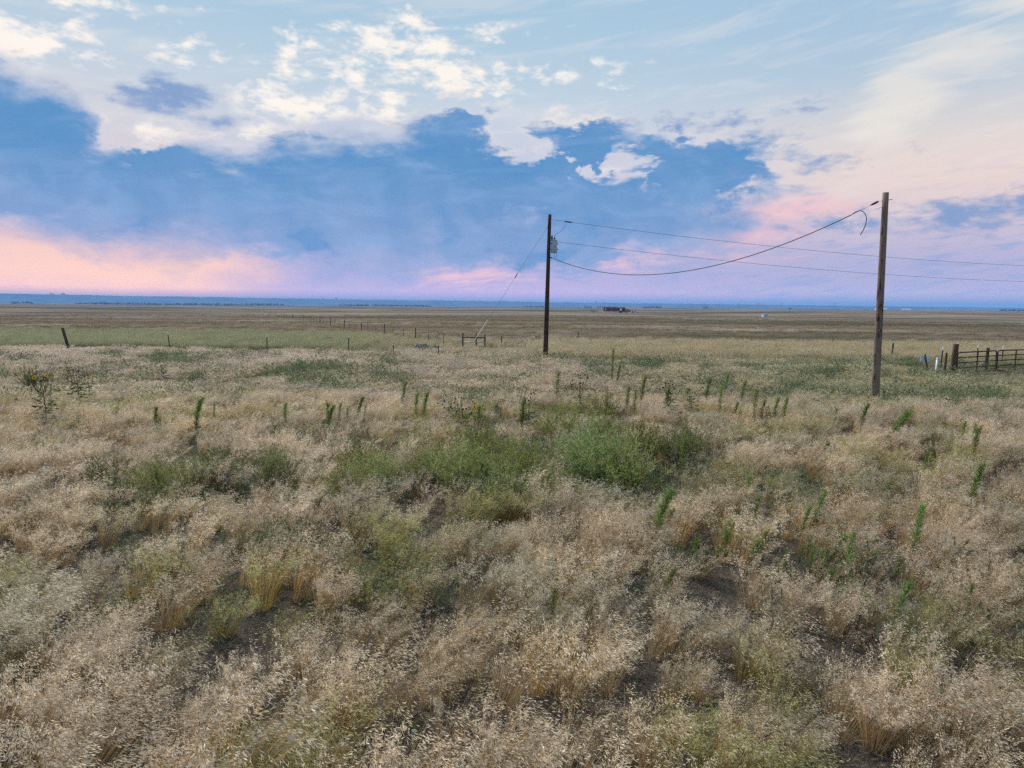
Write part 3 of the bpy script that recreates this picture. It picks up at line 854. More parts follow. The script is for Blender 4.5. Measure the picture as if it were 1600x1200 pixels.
def put_shrub(name, meshes, xx, yy, s, sz, label, cat, group):
    t = empty(name, gp(xx, yy), random.uniform(0, 6.28))
    t.scale = (s, s, sz)
    for nm, me in zip(('twigs', 'foliage'), meshes):
        o = bpy.data.objects.new(nm, me); COL.objects.link(o); o.parent = t
    tag(t, label, cat, group)
for i, (a, b, h, k, lab) in enumerate([
    (-8.37, 12.99, .75, 4, None), (-6.95, 13.02, .75, 0, None), (-5.99, 14.2, .7, 4, None), (-4.54, 13.52, .68, 4, None), (-3.46, 12.9, .8, 0, None),
    (-2.68, 14.05, .85, 1, None), (-2.01, 14.07, .8, 2, None), (-1.4, 14.08, .95, 1, None), (-.88, 14.35, .9, 0, None), (-.1, 12.78, .85, 3, None),
    (.48, 13.66, 1.05, 1, None), (.97, 13.22, .7, 2, None), (-7.6, 13.4, .6, 4, None), (-5.2, 13.9, .6, 0, None),
    (1.72, 14.17, 1.2, 3, 'largest pale green feathery shrub at the middle of the shrub belt'), (2.28, 13.39, 1.15, 0, 'yellowish green feathery shrub with a dark stemmy base right of the largest'),
    (3.13, 15.85, 1.0, 2, None), (4.05, 15.88, .95, 3, 'bright green feathery shrub at the right end of the shrub belt'), (4.79, 17.23, .75, 4, None),
    (-.8, 17.05, .9, 4, None), (1.11, 19.09, .95, 1, None), (2.86, 22.23, 1.0, 0, None), (5.79, 17.27, .55, 4, None), (7.84, 19.8, .7, 4, None), (-1.28, 20.94, .65, 0, None),
    (-4.0, 14.6, .75, 2, None), (-6.5, 14.0, .7, 1, None), (-.3, 15.2, .9, 1, None), (1.2, 15.4, 1.0, 3, None), (.2, 16.2, .8, 4, None), (2.2, 17.2, .9, 4, None), (3.3, 19.0, .8, 0, None),
    (10.5, 17.42, .5, 4, 'low dark green shrub in the grass right of the weathered pole'), (12.46, 17.13, .45, 4, 'low dark green shrub nearest the right edge'),
    (10.96, 14.42, .45, 4, 'flat dark green shrub low on the right side'), (-21.83, 30.59, .95, 4, 'dark green shrub at the far left beside the sunflowers'),
    (-10.35, 31.29, .6, 2, 'small green shrub alone in the pale grass below the fence')]):
    put_shrub('feathery_shrub', KO[k], a + random.gauss(0, .25), b + random.gauss(0, .35), h * random.uniform(1.2, 1.5), h * random.uniform(1.2, 1.55), lab or ('feathery green shrub in the left half of the shrub belt' if a < -2.4 else 'feathery green shrub in the front of the shrub belt at centre' if b < 15 else 'feathery shrub behind the front of the shrub belt at centre'), 'shrub', None if lab else 'shrub belt')
for a, b, s, lab in [(-15.48, 25.53, .95, 'widest blue grey sage clump beside the sunflowers'), (-11.89, 21.61, .75, 'blue green sage clump nearest the weed row on the left'),
                     (-13.23, 25.97, .6, 'smallest blue green sage clump in the pale grass')]:
    put_shrub('sage_clump', SA[0], a, b, s, s * 0.9, lab, 'sage', 'sage clumps on the left')
for a, b, s, lab in [(1.94, 70.04, .9, 'left one of two small dark bushes behind the transformer pole'), (2.75, 70.14, 1.15, 'right one of two small dark bushes behind the transformer pole')]:
    put_shrub('dark_bush', shrub_meshes((0.028, 0.045, 0.028), 1, n=60, h=1.0, w=0.5, leaves=12)[0], a, b, s, s, lab, 'bush', 'dark bushes by the fence')

M_PETAL = plain('sunflower_petal', (0.75, 0.40, 0.02), 0.6, 0, 0.15, 30)
M_DISC = plain('seed_disc', (0.022, 0.014, 0.010), 0.9, 0, 0.2, 60)
def sunflower(loc, h, heads, flowers, label, spread=0.35, leafy=26):
    t = empty('wild_sunflower', loc)
    st = MB(); lf = MB()
    main = [(0.03 * math.sin(3 * u), 0.02 * math.cos(4 * u), h * 0.75 * u) for u in np.linspace(0, 1, 6)]
    st.tube([(0, 0, -0.08)] + main, [0.014] * 3 + [0.011, 0.010, 0.009, 0.007], 6, (0.10, 0.13, 0.05))
    tips = []
    for i in range(heads + flowers):
        u = random.uniform(0.45, 1.0); p = Vector((0, 0, h * 0.75 * u))
        a = random.uniform(0, 2 * math.pi); o = random.uniform(0.25, 1.0) * spread
        e = Vector((math.cos(a) * o, math.sin(a) * o, h * random.uniform(0.72, 1.0)))
        if e.z < p.z + 0.1: e.z = p.z + 0.12
        mid = (p + e) / 2 + Vector((math.cos(a) * 0.06, math.sin(a) * 0.06, -0.02))
        st.tube([p, mid, e], [0.006, 0.005, 0.004], 4, (0.11, 0.14, 0.055))
        tips.append((e, a))
    for i in range(int(leafy * 2.2)):
        u = random.uniform(0.12, 0.85); a = random.uniform(0, 2 * math.pi); L = random.uniform(0.14, 0.25) * (1.15 - 0.5 * u)
        r = random.uniform(0.02, 0.22 * spread / 0.35)
        p = np.array((r * math.cos(a), r * math.sin(a), h * 0.8 * u)); d = np.array((math.cos(a), math.sin(a), random.uniform(-0.35, 0.4))); d /= np.linalg.norm(d)
        s = np.cross(d, (0, 0, 1)); s /= np.linalg.norm(s); w = L * 0.36
        g = tuple(np.array((0.080, 0.130, 0.050)) * random.uniform(0.6, 1.4)); up = np.array((0, 0, 0.012))
        lf.add([p, p + d * L * .3 + s * w + up, p + d * L * .65 + s * w * .6 + up, p + d * L - up, p + d * L * .65 - s * w * .6 + up, p + d * L * .3 - s * w + up, p + d * L * .5 - up],
               [(0, 6, 1), (1, 6, 2), (2, 6, 3), (3, 6, 4), (4, 6, 5), (5, 6, 0)], g)
    st.build('stem', M_PLANT, t); lf.build('foliage', M_PLANT, t, False)
    for i, (e, a) in enumerate(tips):
        d = Vector((math.cos(a), math.sin(a) - 0.4, 0.9)).normalized()
        r = random.uniform(0.022, 0.030)
        mb = MB(); mb.tube([e - d * 0.012, e, e + d * 0.014, e + d * 0.020], [r * 0.5, r, r * 0.85, r * 0.3], 8)
        if i < flowers:
            pm = MB(); u = d.orthogonal().normalized(); w = d.cross(u)
            for k in range(13):
                b = 2 * math.pi * k / 13
                rd = u * math.cos(b) + w * math.sin(b); tg = -u * math.sin(b) + w * math.cos(b)
                c = e + rd * r * 0.9
                pm.add([c - tg * .005, c + rd * .026 - tg * .011 + d * .008, c + rd * .055, c + rd * .026 + tg * .011 + d * .008, c + tg * .005], [(0, 1, 2, 3, 4)])
            f = mb.build('flower', M_DISC, t); pm.build('petals', M_PETAL, f, False)
        else:
            mb.build('seed_head', M_DISC, t)
    tag(t, label, 'sunflower', 'wild sunflowers')
for a, b, h, hd, fl, sp, lfy, lab in [
    (-14.27, 20.63, 1.65, 15, 4, .42, 40, 'leafy wild sunflower nearest the left edge with dark heads and yellow flowers'),
    (-15.85, 24.73, 1.6, 12, 3, .40, 60, 'dark leafy wild sunflower between the leftmost sunflower and the sage'),
    (-21.05, 32.1, 1.15, 3, 5, .45, 16, 'wild sunflower with orange yellow blooms below the leaning post'),
    (-13.74, 28.89, .8, 3, 1, .2, 9, 'small wild sunflower with one yellow bloom in the pale grass'),
    (-17.0, 27.2, 1.15, 6, 2, .3, 16, 'sparse wild sunflower behind the blue grey sage'),
    (-17.81, 34.5, 1.0, 6, 0, .3, 14, 'small wild sunflower with only dark heads, farthest on the left'),
    (-1.43, 19.45, 1.25, 26, 2, .75, 34, 'wide wild sunflower with many dark seed heads above the shrub belt'),
    (.49, 20.0, 1.3, 9, 0, .3, 18, 'narrow wild sunflower with dark heads right of the widest sunflower'),
    (2.41, 24.14, 1.35, 18, 2, .6, 30, 'wild sunflower with a few yellow blooms right below the transformer pole'),
    (5.44, 23.33, 1.3, 14, 1, .5, 20, 'bare branching wild sunflower with dark heads, left one of the right pair'),
    (6.25, 23.63, 1.15, 8, 1, .4, 18, 'wild sunflower with dark heads, right one of the right pair')]:
    sunflower(gp(a, b), h * 1.12, hd, fl, lab, sp, lfy)

# ------------------------------------------------------------------ utility poles and lines
def pole(base, top, rb, rt, mat, label, group='utility poles'):
    t = empty('utility_pole', base)
    d = Vector(top) - Vector(base)
    mb = MB(); k = 14
    pts = [d * (i / (k - 1)) for i in range(k)]; pts[0] = d * -0.03
    mb.tube(pts, [rb + (rt - rb) * i / (k - 1) for i in range(k)], 18)
    o = mb.build('shaft', mat, t)
    o.data.polygons[-1].use_smooth = False
    tag(t, label, 'utility pole', group)
    return t, d
LB = Vector(gp(2.36, 48.58)); LT = Vector((2.54, 48.58, 10.37))
RB = Vector(gp(15.50, 28.89)); RT = Vector((15.36, 28.89, 8.77))
lp, ld = pole(LB, LT, 0.185, 0.115, M_POLE_DARK, 'dark brown utility pole carrying the grey transformer')
rp, rd = pole(RB, RT, 0.165, 0.118, M_POLE_GREY, 'weathered grey brown utility pole with a dangling cable end at its top')
FP = Vector(gp(95, 83)); FT = FP + Vector((0, 0, 10.2))
fp_, fd_ = pole(FP, FT, 0.18, 0.115, M_POLE_DARK, 'utility pole where the two long line wires end beyond the right edge')
def on(base, d, z):
    return base + d * ((z - base.z) / d.z)
# hardware fixed on the poles
mb = MB(); p = on(LB, ld, 10.02) - LB
mb.tube([p + Vector((-.22, 0, 0)), p + Vector((.22, 0, 0))], 0.012, 6); mb.build('through_bolt', M_STEEL, lp)
mb = MB(); p = on(LB, ld, 9.54) - LB
mb.tube([p + Vector((-.17, 0, .0)), p + Vector((.17, 0, 0))], 0.014, 6); mb.build('guy_bolt', M_STEEL, lp)
mb = MB(); p = on(LB, ld, 7.40) - LB
mb.tube([p + Vector((.08, 0, 0)), p + Vector((.24, -.03, 0))], [0.035, 0.05], 8); mb.build('service_bracket', M_STEEL, lp)
mb = MB(); p = on(RB, rd, 8.46) - RB
mb.tube([p + Vector((-.16, .05, -.02)), p + Vector((.26, -.06, .03))], 0.012, 6); mb.build('through_bolt', M_STEEL, rp)
mb = MB(); p = on(RB, rd, 8.2) - RB
mb.tube([p + Vector((-.10, 0, 0)), p + Vector((-.32, .1, -.10)), p + Vector((-.36, .1, -.06))], 0.007, 5); mb.build('hook', M_STEEL, rp)

# transformer hanging on the dark pole
tb = on(LB, ld, 7.74)
T = empty('transformer', tb + Vector((0.38, -0.02, 0)))
mb = MB(); mb.tube([(0, 0, 0), (0, 0, .02), (0, 0, .80), (0, 0, .82)], [.20, .215, .215, .21], 20); mb.build('tank', M_TANK, T, True)
mb = MB(); mb.tube([(0, 0, .82), (0, 0, .85), (0, 0, .89)], [.228, .228, .12], 20); mb.build('lid', M_TANK, T)
for zz in (.22, .66):
    mb = MB(); mb.box((-.255, 0, zz), (.13, .16, .05)); mb.build('mounting_bracket', M_STEEL, T, False)
for zz in (.24, .62):
    mb = MB(); mb.tube([(.20, -.02, zz), (.30, -.04, zz)], [.035, .028], 8); mb.build('secondary_bushing', M_PORC, T)
mb = MB(); mb.tube([(.02, 0, .88), (.02, 0, .94), (.02, 0, .98), (.02, 0, 1.02), (.02, 0, 1.06), (.02, 0, 1.14)], [.05, .075, .045, .07, .04, .02], 10); mb.build('primary_bushing', M_PORC, T)
mb = MB(); mb.tube([(-.16, -.05, .86), (-.16, -.05, 1.0), (-.16, -.05, 1.1), (-.14, -.05, 1.2)], [.05, .075, .06, .03], 10); mb.build('surge_arrester', M_PORC, T)
mb = MB(); mb.tube([(.02, 0, 1.14), (.14, -.1, 1.30), (.42, -.15, 1.44), (.62, -.1, 1.62), (.74, .05, 1.86), (.80, .1, 2.05)], .011, 5); mb.build('jumper_wire', M_WIRE, T)
for a in (.0, .16):
    mb = MB(); mb.tube([(.02 + a, -.05, .02), (.03 + a, -.06, -.2), (.0 + a * .5, -.06, -.40)], .010, 5); mb.build('secondary_lead', M_WIRE, T)
tag(T, 'blue grey cylindrical transformer hanging near the top of the dark pole', 'transformer')

def catenary(a, b, sag, n=40):
    a, b = Vector(a), Vector(b)
    return [a.lerp(b, t) - Vector((0, 0, 4 * sag * t * (1 - t))) for t in np.linspace(0, 1, n)]
def line(name, pts, r, mat, label, sides=6):
    o = empty(name, pts[0])
    mb = MB(); mb.tube([p - pts[0] for p in pts], r, sides); mb.build('wire', mat, o)
    tag(o, label, 'cable')
    return o
pA = on(LB, ld, 10.02) + Vector((.14, 0, 0))
o = line('line_wire', catenary(pA, FT + Vector((-.1, 0, -.3)), 1.75), 0.012, M_ALU, 'upper long wire running right from the top of the dark pole')
mb = MB(); mb.tube([(.9, .34, -.07), (1.05, .4, -.085), (1.35, .5, -.11), (1.5, .56, -.125)], [.02, .05, .05, .02], 8); mb.build('dead_end_insulator', M_PORC, o)
pB = on(LB, ld, 8.55) + Vector((.15, 0, 0))
o = line('line_wire', catenary(pB, FT + Vector((-.1, 0, -1.8)), 1.75), 0.012, M_ALU, 'lower long wire running right from beside the transformer')
pC = on(LB, ld, 7.39) + Vector((.22, -.03, 0)); pD = on(RB, rd, 8.46) + Vector((-.16, .2, 0))
cat = catenary(pC, pD, 2.0, 60)
o = empty('service_cable', cat[0])
mb = MB(); mb.tube([p - cat[0] for p in cat[:57]], 0.021, 8); mb.build('cable', M_WIRE, o)
mb = MB(); mb.tube([p - cat[0] for p in cat[56:]], 0.008, 6); mb.build('bare_neutral', M_WIRE, o)
mb = MB(); q = cat[58] - cat[0]; q2 = cat[59] - cat[0]
mb.tube([q.lerp(q2, .1), q.lerp(q2, .35), q.lerp(q2, .75), q.lerp(q2, 1.0)], [.015, .05, .05, .015], 8); mb.build('clamp', M_STEEL, o)
e = cat[56] - cat[0]; f = (cat[59] - cat[56]).normalized()
tail = [e + f * a + Vector((0, 0, -b)) for a, b in ((0, 0), (.20, -.04), (.40, .0), (.55, .10), (.68, .28), (.74, .50), (.72, .72), (.62, .92), (.50, 1.06))]
mb = MB(); mb.tube(tail, .017, 8); mb.build('loose_end', M_WIRE, o)
tag(o, 'black sagging service cable strung between the two poles, its end dangling', 'cable')
# guy wire with a pale guard
G0 = Vector(gp(-3.59, 46.45)); G1 = on(LB, ld, 9.54) + Vector((-.12, 0, 0))
o = empty('guy_wire', G0)
mb = MB(); v = G1 - G0
mb.tube([v * -.01, v], .011, 6); mb.build('wire', M_ALU, o)
mb = MB(); mb.tube([v * .012, v * .32], .028, 8); mb.build('guard', M_GUARD, o)
mb = MB(); mb.tube([v * .62, v * .63, v * .65, v * .66], [.012, .035, .035, .012], 6); mb.build('strain_insulator', M_PORC, o)
tag(o, 'guy wire with a pale yellow guard slanting down left of the dark pole', 'guy wire')

# ------------------------------------------------------------------ fence posts
def wood_post(name, loc, h, r, tilt, mat, label, group=None, sides=10):
    mb = MB(); d = Vector((math.sin(tilt[0]), math.sin(tilt[1]), 1.0)).normalized()
    mb.tube([d * -0.2, d * 0.0, d * h * .5, d * (h - .03), d * h], [r, r, r * 1.03, r, r * .85], sides)
    o = mb.build(name, mat, None, loc=loc)
    tag(o, label, 'post', group)
    return o
wood_post('wooden_post', gp(-35.81, 55.15), 2.05, .11, (-.27, 0.05), M_POST, 'dark wooden fence post leaning left at the far left')
def t_post(loc, h, label, tilt=0.0, group='steel posts with white tips'):
    t = empty('steel_post', loc); t.rotation_euler.y = tilt
    mb = MB(); mb.box((0, 0, h * .42 - .1), (.075, .014, h * .84 + .2)); mb.box((0, -.03, h * .42 - .1), (.014, .05, h * .84 + .2)); mb.build('shaft', M_STEEL, t, False)
    mb = MB(); mb.box((0, 0, h * .92), (.082, .020, h * .16)); mb.box((0, -.03, h * .92), (.020, .056, h * .16)); mb.build('tip', M_WHITE, t, False)
    tag(t, label, 'fence post', group)
t_post(gp(-29.0, 57.8), 1.6, 'white tipped steel fence post next to the leaning wooden post', -.09)
t_post(gp(-20.5, 57.0), 1.6, 'white tipped steel fence post, middle of the three in the green strip', 0.02)
t_post(gp(-13.7, 57.0), 1.65, 'white tipped steel fence post nearest the dark rock pile', 0.03)
# receding fence with wires
F0 = Vector((-4.5, 60.4, 0)); FD = Vector((-.392, .92, 0)).normalized()
fence = empty('wire_fence', gp(F0.x, F0.y))
fo = Vector(fence.location)
tops = []
me_thin = None; me_fat = None
for i in range(1, 62):
    s = 5.2 * i * (1 if i < 24 else 1 + (i - 24) * 0.03)
    p = F0 + FD * s; b = Vector(gp(p.x, p.y))
    fat = i % 3 == 0
    if (me_fat if fat else me_thin) is None:
        mb = MB()
        if fat: mb.tube([(0, 0, -.2), (0, 0, .8), (0, 0, 1.5), (.01, 0, 1.53)], [.062, .062, .058, .045], 8)
        else: mb.box((0, 0, .58), (.05, .035, 1.56))
        m_ = mb.mesh('post', M_POST if fat else M_STEEL)
        if fat: me_fat = m_
        else: me_thin = m_
    o = bpy.data.objects.new('post', me_fat if fat else me_thin); COL.objects.link(o); o.parent = fence
    o.location = b - fo; o.rotation_euler = (random.gauss(0, .03), random.gauss(0, .04), random.uniform(0, 3))
    o.scale = (1, 1, random.uniform(.92, 1.08))
    tops.append(b - fo)
for hgt in (.45, .8, 1.15):
    mb = MB(); mb.tube([Vector((0, 0, hgt))] + [p + Vector((0.05, 0, hgt)) for p in tops], .003, 4); mb.build('wire', M_STEEL, fence)
tag(fence, 'line of fence posts running away across the plain to the upper left', 'fence')
# H-brace at its corner
hb = empty('fence_brace', gp(-4.38, 60.32))
gx_ = Vector((1.95, .2, 0))
for k, (f, h) in enumerate(((0, 1.62), (.60, 1.55), (1.0, 1.5))):
    mb = MB(); p = gx_ * f
    mb.tube([p + Vector((0, .0 if k != 1 else .25, -.2)), p + Vector((0, .0 if k != 1 else .25, h))], [.075, .07], 8); mb.build('post', M_POST, hb)
for zz, r in ((1.22, .055), (.82, .035), (.45, .02)):
    mb = MB(); mb.tube([Vector((0, -.08, zz)), gx_ + Vector((0, -.08, zz))], r, 7); mb.build('rail', M_POST if zz > 1 else M_GALV, hb)
tag(hb, 'wooden fence brace of posts and rails behind the slanting guy wire', 'fence')
# small posts beyond the tall grass right of the dark pole
for a, b, h, lab in [(-1.05, 66, 1.25, 'thin dark post just right of the wooden fence brace'), (6.7, 70, 1.45, 'thin dark post right of the dark utility pole above the tall grass')]:
    wood_post('thin_post', gp(a, b), h, .05, (0.02, 0), M_POST, lab, 'thin posts behind the tall grass', 7)
for a, b, lab in [(-9.0, 51.6, 'low thin stake left of centre below the dark rock pile'), (-5.6, 51.8, 'low thin stake nearest the foot of the guy wire')]:
    wood_post('stake', gp(a, b), .95, .04, (0.0, 0), M_POST, lab, 'stakes in the pale grass', 6)
# rock pile
rk = empty('rock_pile', gp(-7.6, 58.0))
for i in range(13):
    mb = MB(); r = random.uniform(.16, .34)
    c = Vector((random.gauss(0, .55), random.gauss(0, .3), r * .5 + random.uniform(0, .35) + .15))
    vs = []; fs = []
    for a in range(5):
        th = math.pi * a / 4
        for b in range(8):
            ph = 2 * math.pi * b / 8; k = r * random.uniform(.75, 1.2)
            vs.append(c + Vector((math.sin(th) * math.cos(ph) * k * 1.2, math.sin(th) * math.sin(ph) * k, math.cos(th) * k * .8)))
    for a in range(4):
        for b in range(8): fs.append((a * 8 + b, a * 8 + (b + 1) % 8, a * 8 + 8 + (b + 1) % 8, a * 8 + 8 + b))
    mb.add(vs, fs); mb.build('rock', M_ROCK, rk, False)
tag(rk, 'low pile of dark grey rocks at the edge of the green strip', 'rocks')

# ------------------------------------------------------------------ gate, gate posts, sign and marker on the right
wood_post('gate_post', gp(26.55, 41.0), 1.95, .155, (0.045, 0), M_GATEPOST, 'thick brown wooden gate post at the left end of the pipe gate')
wood_post('gate_stay_post', gp(26.0, 40.9), 1.42, .062, (0.03, 0), M_GATEPOST, 'thinner wooden post close against the thick gate post')
wood_post('end_post', gp(34.6, 45.2), 1.85, .14, (0.03, 0), M_GATEPOST, 'dark wooden post at the right edge where the gate ends')
wood_post('back_post', gp(30.9, 44.4), 1.52, .10, (0.03, 0), M_POST, 'dark wooden post behind the meeting point of the two gate leaves')
def pipe_gate(a, b, label, flip):
    a = Vector(a); b = Vector(b); t = empty('pipe_gate', a)
    v = b - a; L = v.length; u = v.normalized(); Z = Vector((0, 0, 1))
    lo, hi, rc = .16, 1.42, .16
    fr = [Z * lo, Z * (hi - rc)] + [u * (rc - rc * math.cos(q)) + Z * (hi - rc + rc * math.sin(q)) for q in (.4, .8, 1.2, 1.57)]
    fr += [u * (L - rc) + Z * hi] + [u * (L - rc + rc * math.sin(q)) + Z * (hi - rc + rc * math.cos(q)) for q in (.4, .8, 1.2, 1.57)] + [u * L + Z * lo]
    fr += [Z * lo + u * .0]
    mb = MB(); mb.tube(fr, .042, 8); mb.build('frame', M_RUST, t)
    for zz in (.48, .80, 1.11):
        mb = MB(); mb.tube([u * .02 + Z * zz, u * (L - .02) + Z * zz], .034, 7); mb.build('rail', M_RUST, t)
    mb = MB(); mb.box(u * L * .5 + Z * (lo + hi) / 2 + Vector((0, -.03, 0)), (.11, .03, hi - lo + .04), Matrix.Rotation(math.atan2(u.y, u.x), 3, 'Z')); mb.build('upright', M_RUST, t, False)
    for zz in (.38, 1.08):
        mb = MB(); q = (u * -.10 if not flip else u * (L + .1)) + Z * zz; q2 = (u * .0 if not flip else u * L) + Z * zz
        mb.tube([q, q2], .02, 6); mb.build('hinge', M_STEEL, t)
    tag(t, label, 'gate', 'pipe gates')
pipe_gate(gp(26.85, 41.1), gp(30.35, 42.75), 'left leaf of the rusty brown pipe gate beside the thick post', False)
pipe_gate(gp(30.5, 42.85), gp(34.35, 45.0), 'right leaf of the rusty brown pipe gate cut by the right edge', True)
for a, b, lab in [(29.3, 46.5, 'white tipped steel post seen behind the left gate leaf'), (33.4, 49.0, 'white tipped steel post above the meeting of the gate leaves'),
                  (34.2, 47.6, 'white tipped steel post seen behind the right gate leaf')]:
    t_post(gp(a, b), 1.5, lab, 0.02, 'steel posts behind the gate')
wood_post('fence_post', gp(29.2, 52.5), 1.5, .06, (0.05, 0), M_POST, 'thin grey post standing behind the gate just right of the thick post')
# sign on a leaning post
sg = empty('roadside_sign', gp(26.15, 42.9))
mb = MB(); mb.tube([(0.16, 0, -.2), (0.10, 0, .0), (-.20, 0, 1.18)], [.05, .05, .048], 8); mb.build('post', M_POST, sg)
mb = MB(); mb.box((-.12, .07, .88), (.58, .012, .36), Matrix.Rotation(.06, 3, 'Y')); mb.build('panel', M_SIGN, sg, False)
tag(sg, 'small pale sign seen from behind on a leaning dark post', 'sign')
mk = empty('marker_post', gp(25.75, 41.3))
mb = MB(); mb.tube([(0, 0, -.2), (0.0, 0, .3), (.02, 0, 1.0)], .058, 12); mb.build('tube', M_WHITE, mk)
mb = MB(); mb.tube([(.02, 0, .99), (.02, 0, 1.05), (.02, 0, 1.09)], [.066, .066, .03], 12); mb.build('cap', M_WHITE, mk)
tag(mk, 'white tubular utility marker post between the sign and the gate post', 'marker post')

# ------------------------------------------------------------------ far things on the plain
def at_far(x, y): return gp(x, y)
tr = empty('red_trailer', at_far(64.5, 436), 0.0)
mb = MB(); mb.box((0, 0, 2.1), (13.6, 2.6, 2.5)); body = mb.build('body', M_RED, tr, False)
mb = MB(); mb.box((0, 0, 3.42), (13.9, 2.8, .14)); mb.build('roof', M_ROOF, tr, False)
for k in range(9):
    mb = MB(); mb.box((-6.0 + 1.5 * k, -1.33, 2.1), (.12, .06, 2.4)); mb.build('rib', M_RED, tr, False)
mb = MB(); mb.box((4.0, -1.34, 2.15), (1.0, .08, 1.7)); mb.build('door', M_WHITE, tr, False)
mb = MB(); mb.box((-5.6, -1.34, 2.2), (.5, .08, 1.5)); mb.build('panel', M_PALE, tr, False)
mb = MB(); mb.box((-1.8, -1.5, .62), (9.6, .2, .55)); mb.build('skirt', M_PALE, tr, False)
for k in (3.4, 4.6):
    for s in (-1, 1):
        mb = MB(); mb.tube([(k, s * 1.25 - .15, .5), (k, s * 1.25 + .15, .5)], .5, 14); mb.build('wheel', M_DARK, tr)
tag(tr, 'long dark red trailer with a white door far out on the plain', 'trailer')
car = empty('pickup_truck', at_far(84, 470), 0.1)
mb = MB()
prof = [(-2.6, .5), (-2.6, 1.15), (-1.5, 1.2), (-1.0, 1.85), (.5, 1.9), (.8, 1.25), (2.6, 1.2), (2.6, .5)]
vs = [(x_, -.95, z_) for x_, z_ in prof] + [(x_, .95, z_) for x_, z_ in prof]; k = len(prof)
mb.add(vs, [tuple(range(k)), tuple(range(2 * k - 1, k - 1, -1))] + [(i, i + k, (i + 1) % k + k, (i + 1) % k) for i in range(k)]); mb.build('body', M_WHITE, car, False)
mb = MB(); mb.box((-.25, 0, 1.55), (1.5, 1.93, .42)); mb.build('windows', M_GLASS, car, False)
for a in (-1.7, 1.7):
    for s in (-1, 1):
        mb = MB(); mb.tube([(a, s * .9 - .12, .38), (a, s * .9 + .12, .38)], .38, 14); mb.build('wheel', M_DARK, car)
tag(car, 'small white vehicle parked right of the long red trailer', 'vehicle')
sh = empty('pale_shed', at_far(137, 373), .2)
mb = MB(); mb.box((0, 0, .9), (2.5, 2.2, 1.8)); mb.build('wall', M_PALE, sh, False)
mb = MB(); mb.add([(-1.4, -1.25, 1.8), (1.4, -1.25, 1.8), (1.4, 1.25, 1.8), (-1.4, 1.25, 1.8), (-1.4, 0, 2.1), (1.4, 0, 2.1)], [(0, 1, 5, 4), (2, 3, 4, 5), (0, 4, 3), (1, 2, 5), (0, 3, 2, 1)]); mb.build('roof', M_ROOF, sh, False)
tag(sh, 'small pale box shaped shed on the plain left of the weathered pole', 'shed')
for i, (a, b, w, lab) in enumerate([(1180, 2200, 34, 'left one of two tiny white farm buildings near the horizon'), (1290, 2250, 26, 'right one of two tiny white farm buildings near the horizon')]):
    f = empty('farm_building', at_far(a, b))
    mb = MB(); mb.box((0, 0, 2.2), (w, 12, 4.4)); mb.build('wall', M_WHITE, f, False)
    mb = MB(); mb.add([(-w / 2 - .5, -6.5, 4.4), (w / 2 + .5, -6.5, 4.4), (w / 2 + .5, 6.5, 4.4), (-w / 2 - .5, 6.5, 4.4), (-w / 2 - .5, 0, 6.4), (w / 2 + .5, 0, 6.4)],
                      [(0, 1, 5, 4), (2, 3, 4, 5), (0, 4, 3), (1, 2, 5), (0, 3, 2, 1)]); mb.build('roof', M_PALE, f, False)
    tag(f, lab, 'building', 'white farm buildings')
# H-frame line of transmission structures
for i, azd in enumerate([10.88, 12.07, 14.51, 15.61, 16.8, 18.17, 19.61, 21.35, 25.11]):
    azr = R(azd); r = 4300 - 130 * i
    x_, y_ = r * math.sin(azr), r * math.cos(azr)
    t = empty('transmission_tower', gp(x_, y_), -azr)
    for s in (-1, 1):
        mb = MB(); mb.tube([(s * 4.5, 0, -2), (s * 4.5, 0, 30)], [.55, .4], 8); mb.build('leg', M_STEEL, t)
    mb = MB(); mb.box((0, 0, 26), (19, .6, .7)); mb.build('crossarm', M_STEEL, t, False)
    tag(t, '%s faint twin legged power line tower from the left on the horizon' % ORD[i], 'tower', 'transmission towers on the horizon')
# trees on the hill crest, a dark scrub line at its foot, bushes by the trailer
M_TREE = plant_mat('tree_leaf', False, 0.2)
def far_tree(loc, w, h, label, group):
    t = empty('tree', loc)
    mb = MB(); mb.tube([(0, 0, -h * .15), (0, 0, h * .3), (w * .05, 0, h * .6)], [w * .05, w * .04, w * .02], 6, (0.06, 0.045, 0.035)); mb.build('trunk', M_TREE, t)
    mb = MB()
    for i in range(260):
        a = random.uniform(0, 6.28); q = random.random() ** .5; zz = random.uniform(.25, 1.0)
        rr_ = w * .5 * q * math.sqrt(max(0.05, 1 - ((zz - .55) / .5) ** 2))
        leaf(mb, (rr_ * math.cos(a), rr_ * math.sin(a), h * zz), rnd3(1.0), h * .20, h * .13, tuple(np.array((0.035, 0.05, 0.022)) * random.uniform(.6, 1.4)))
    mb.build('crown', M_TREE, t, False)
    tag(t, label, 'tree', group)
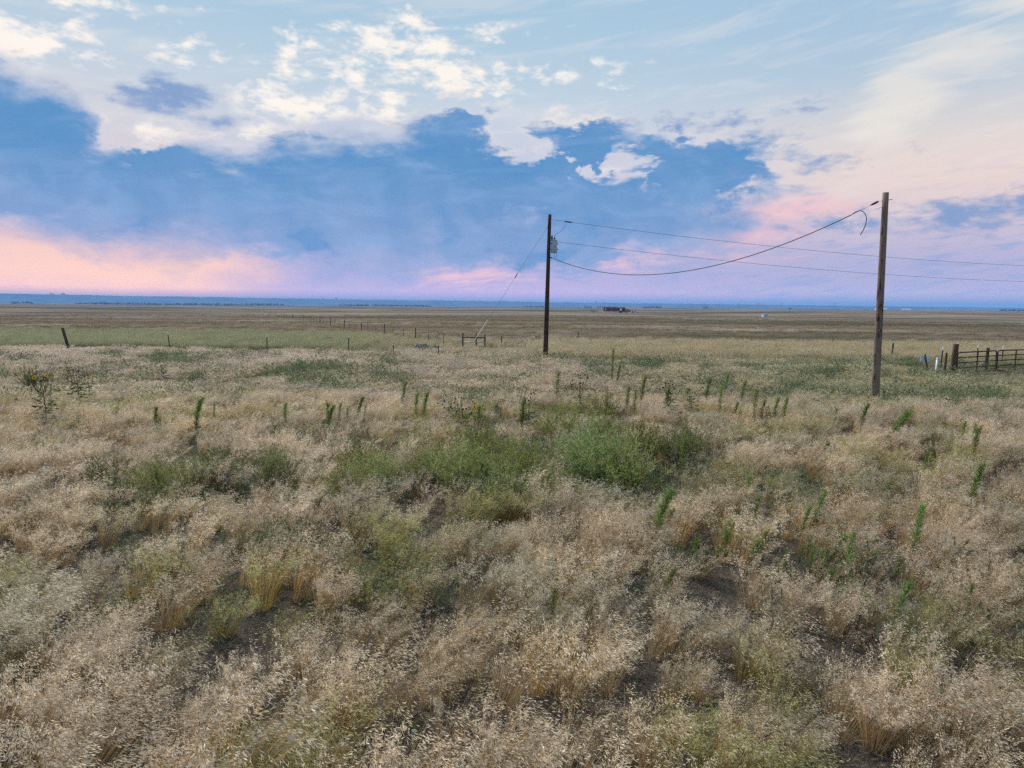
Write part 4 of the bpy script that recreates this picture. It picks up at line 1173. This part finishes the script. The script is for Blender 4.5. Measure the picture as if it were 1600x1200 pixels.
for azd, w, h, lab in [(-33.83, 38, 15, 'left one of two tree clumps on the hill crest at the far left'), (-33.16, 34, 18, 'right one of two tree clumps on the hill crest at the far left'),
                       (-15.41, 46, 13, 'left one of two tree clumps on the middle of the hill crest'), (-14.36, 34, 18, 'right one of two tree clumps on the middle of the hill crest'),
                       (-0.7, 50, 12, 'tree clump on the crest just left of the dark pole'), (6.9, 34, 18, 'left one of two tree clumps on the crest above the red trailer'),
                       (7.58, 34, 12, 'right one of two tree clumps on the crest above the red trailer')]:
    azr = R(azd); r = 7500
    far_tree((r * math.sin(azr), r * math.cos(azr), float(ridge(math.degrees(azr))) * .95 - 1), w, h, lab, 'trees on the hill crest')
for a, b, w, h, lab in [(71.8, 434, 5, 2.4, 'dark bush against the right end of the red trailer'), (78.5, 452, 6, 1.8, 'dark bush between the red trailer and the white vehicle'),
                        (52, 440, 7, 1.4, 'low dark bush at the left end of the red trailer')]:
    far_tree(gp(a, b), w, h, lab, 'bushes round the trailer')
mb = MB()
for i in range(5200):
    azd = random.uniform(-46, 46); azr = math.radians(azd)
    if float(fbm(azd * .5 + 7, 2.2, 4)) < (.50 if azd < -8 else .60): continue
    r = random.uniform(2400, 3300); x_, y_ = r * math.sin(azr), r * math.cos(azr)
    h = random.uniform(1.5, 5.5)
    for k in range(5):
        leaf(mb, np.array((x_, y_, float(gz(x_, y_)) + h * .3)) + rnd3(h * .35), rnd3(1.0) + np.array((0, 0, .5)), h, h * .8, tuple(np.array((0.03, 0.036, 0.022)) * random.uniform(.7, 1.3)))
o = mb.build('far_scrub', M_TREE, None, False)
tag(o, 'dark scattered scrub line at the foot of the blue hills', 'scrub', kind='stuff')

# ------------------------------------------------------------------ evening haze over the whole plain
mb = MB(); mb.box((0, 0, 55), (30000, 30000, 130))
hz = mb.build('haze', M_WHITE, None, False)
hm, n_, out_ = new_mat('haze_air')
pv = n_.node('ShaderNodeVolumePrincipled')
pv.inputs['Color'].default_value = (0.25, 0.53, 1.0, 1)
pv.inputs['Density'].default_value = 1.7e-4
pv.inputs['Anisotropy'].default_value = 0.0
hm.node_tree.links.new(pv.outputs[0], out_.inputs['Volume'])
hz.data.materials.clear(); hz.data.materials.append(hm)
tag(hz, 'thin blue evening haze over the plain and hills', 'haze', kind='stuff')
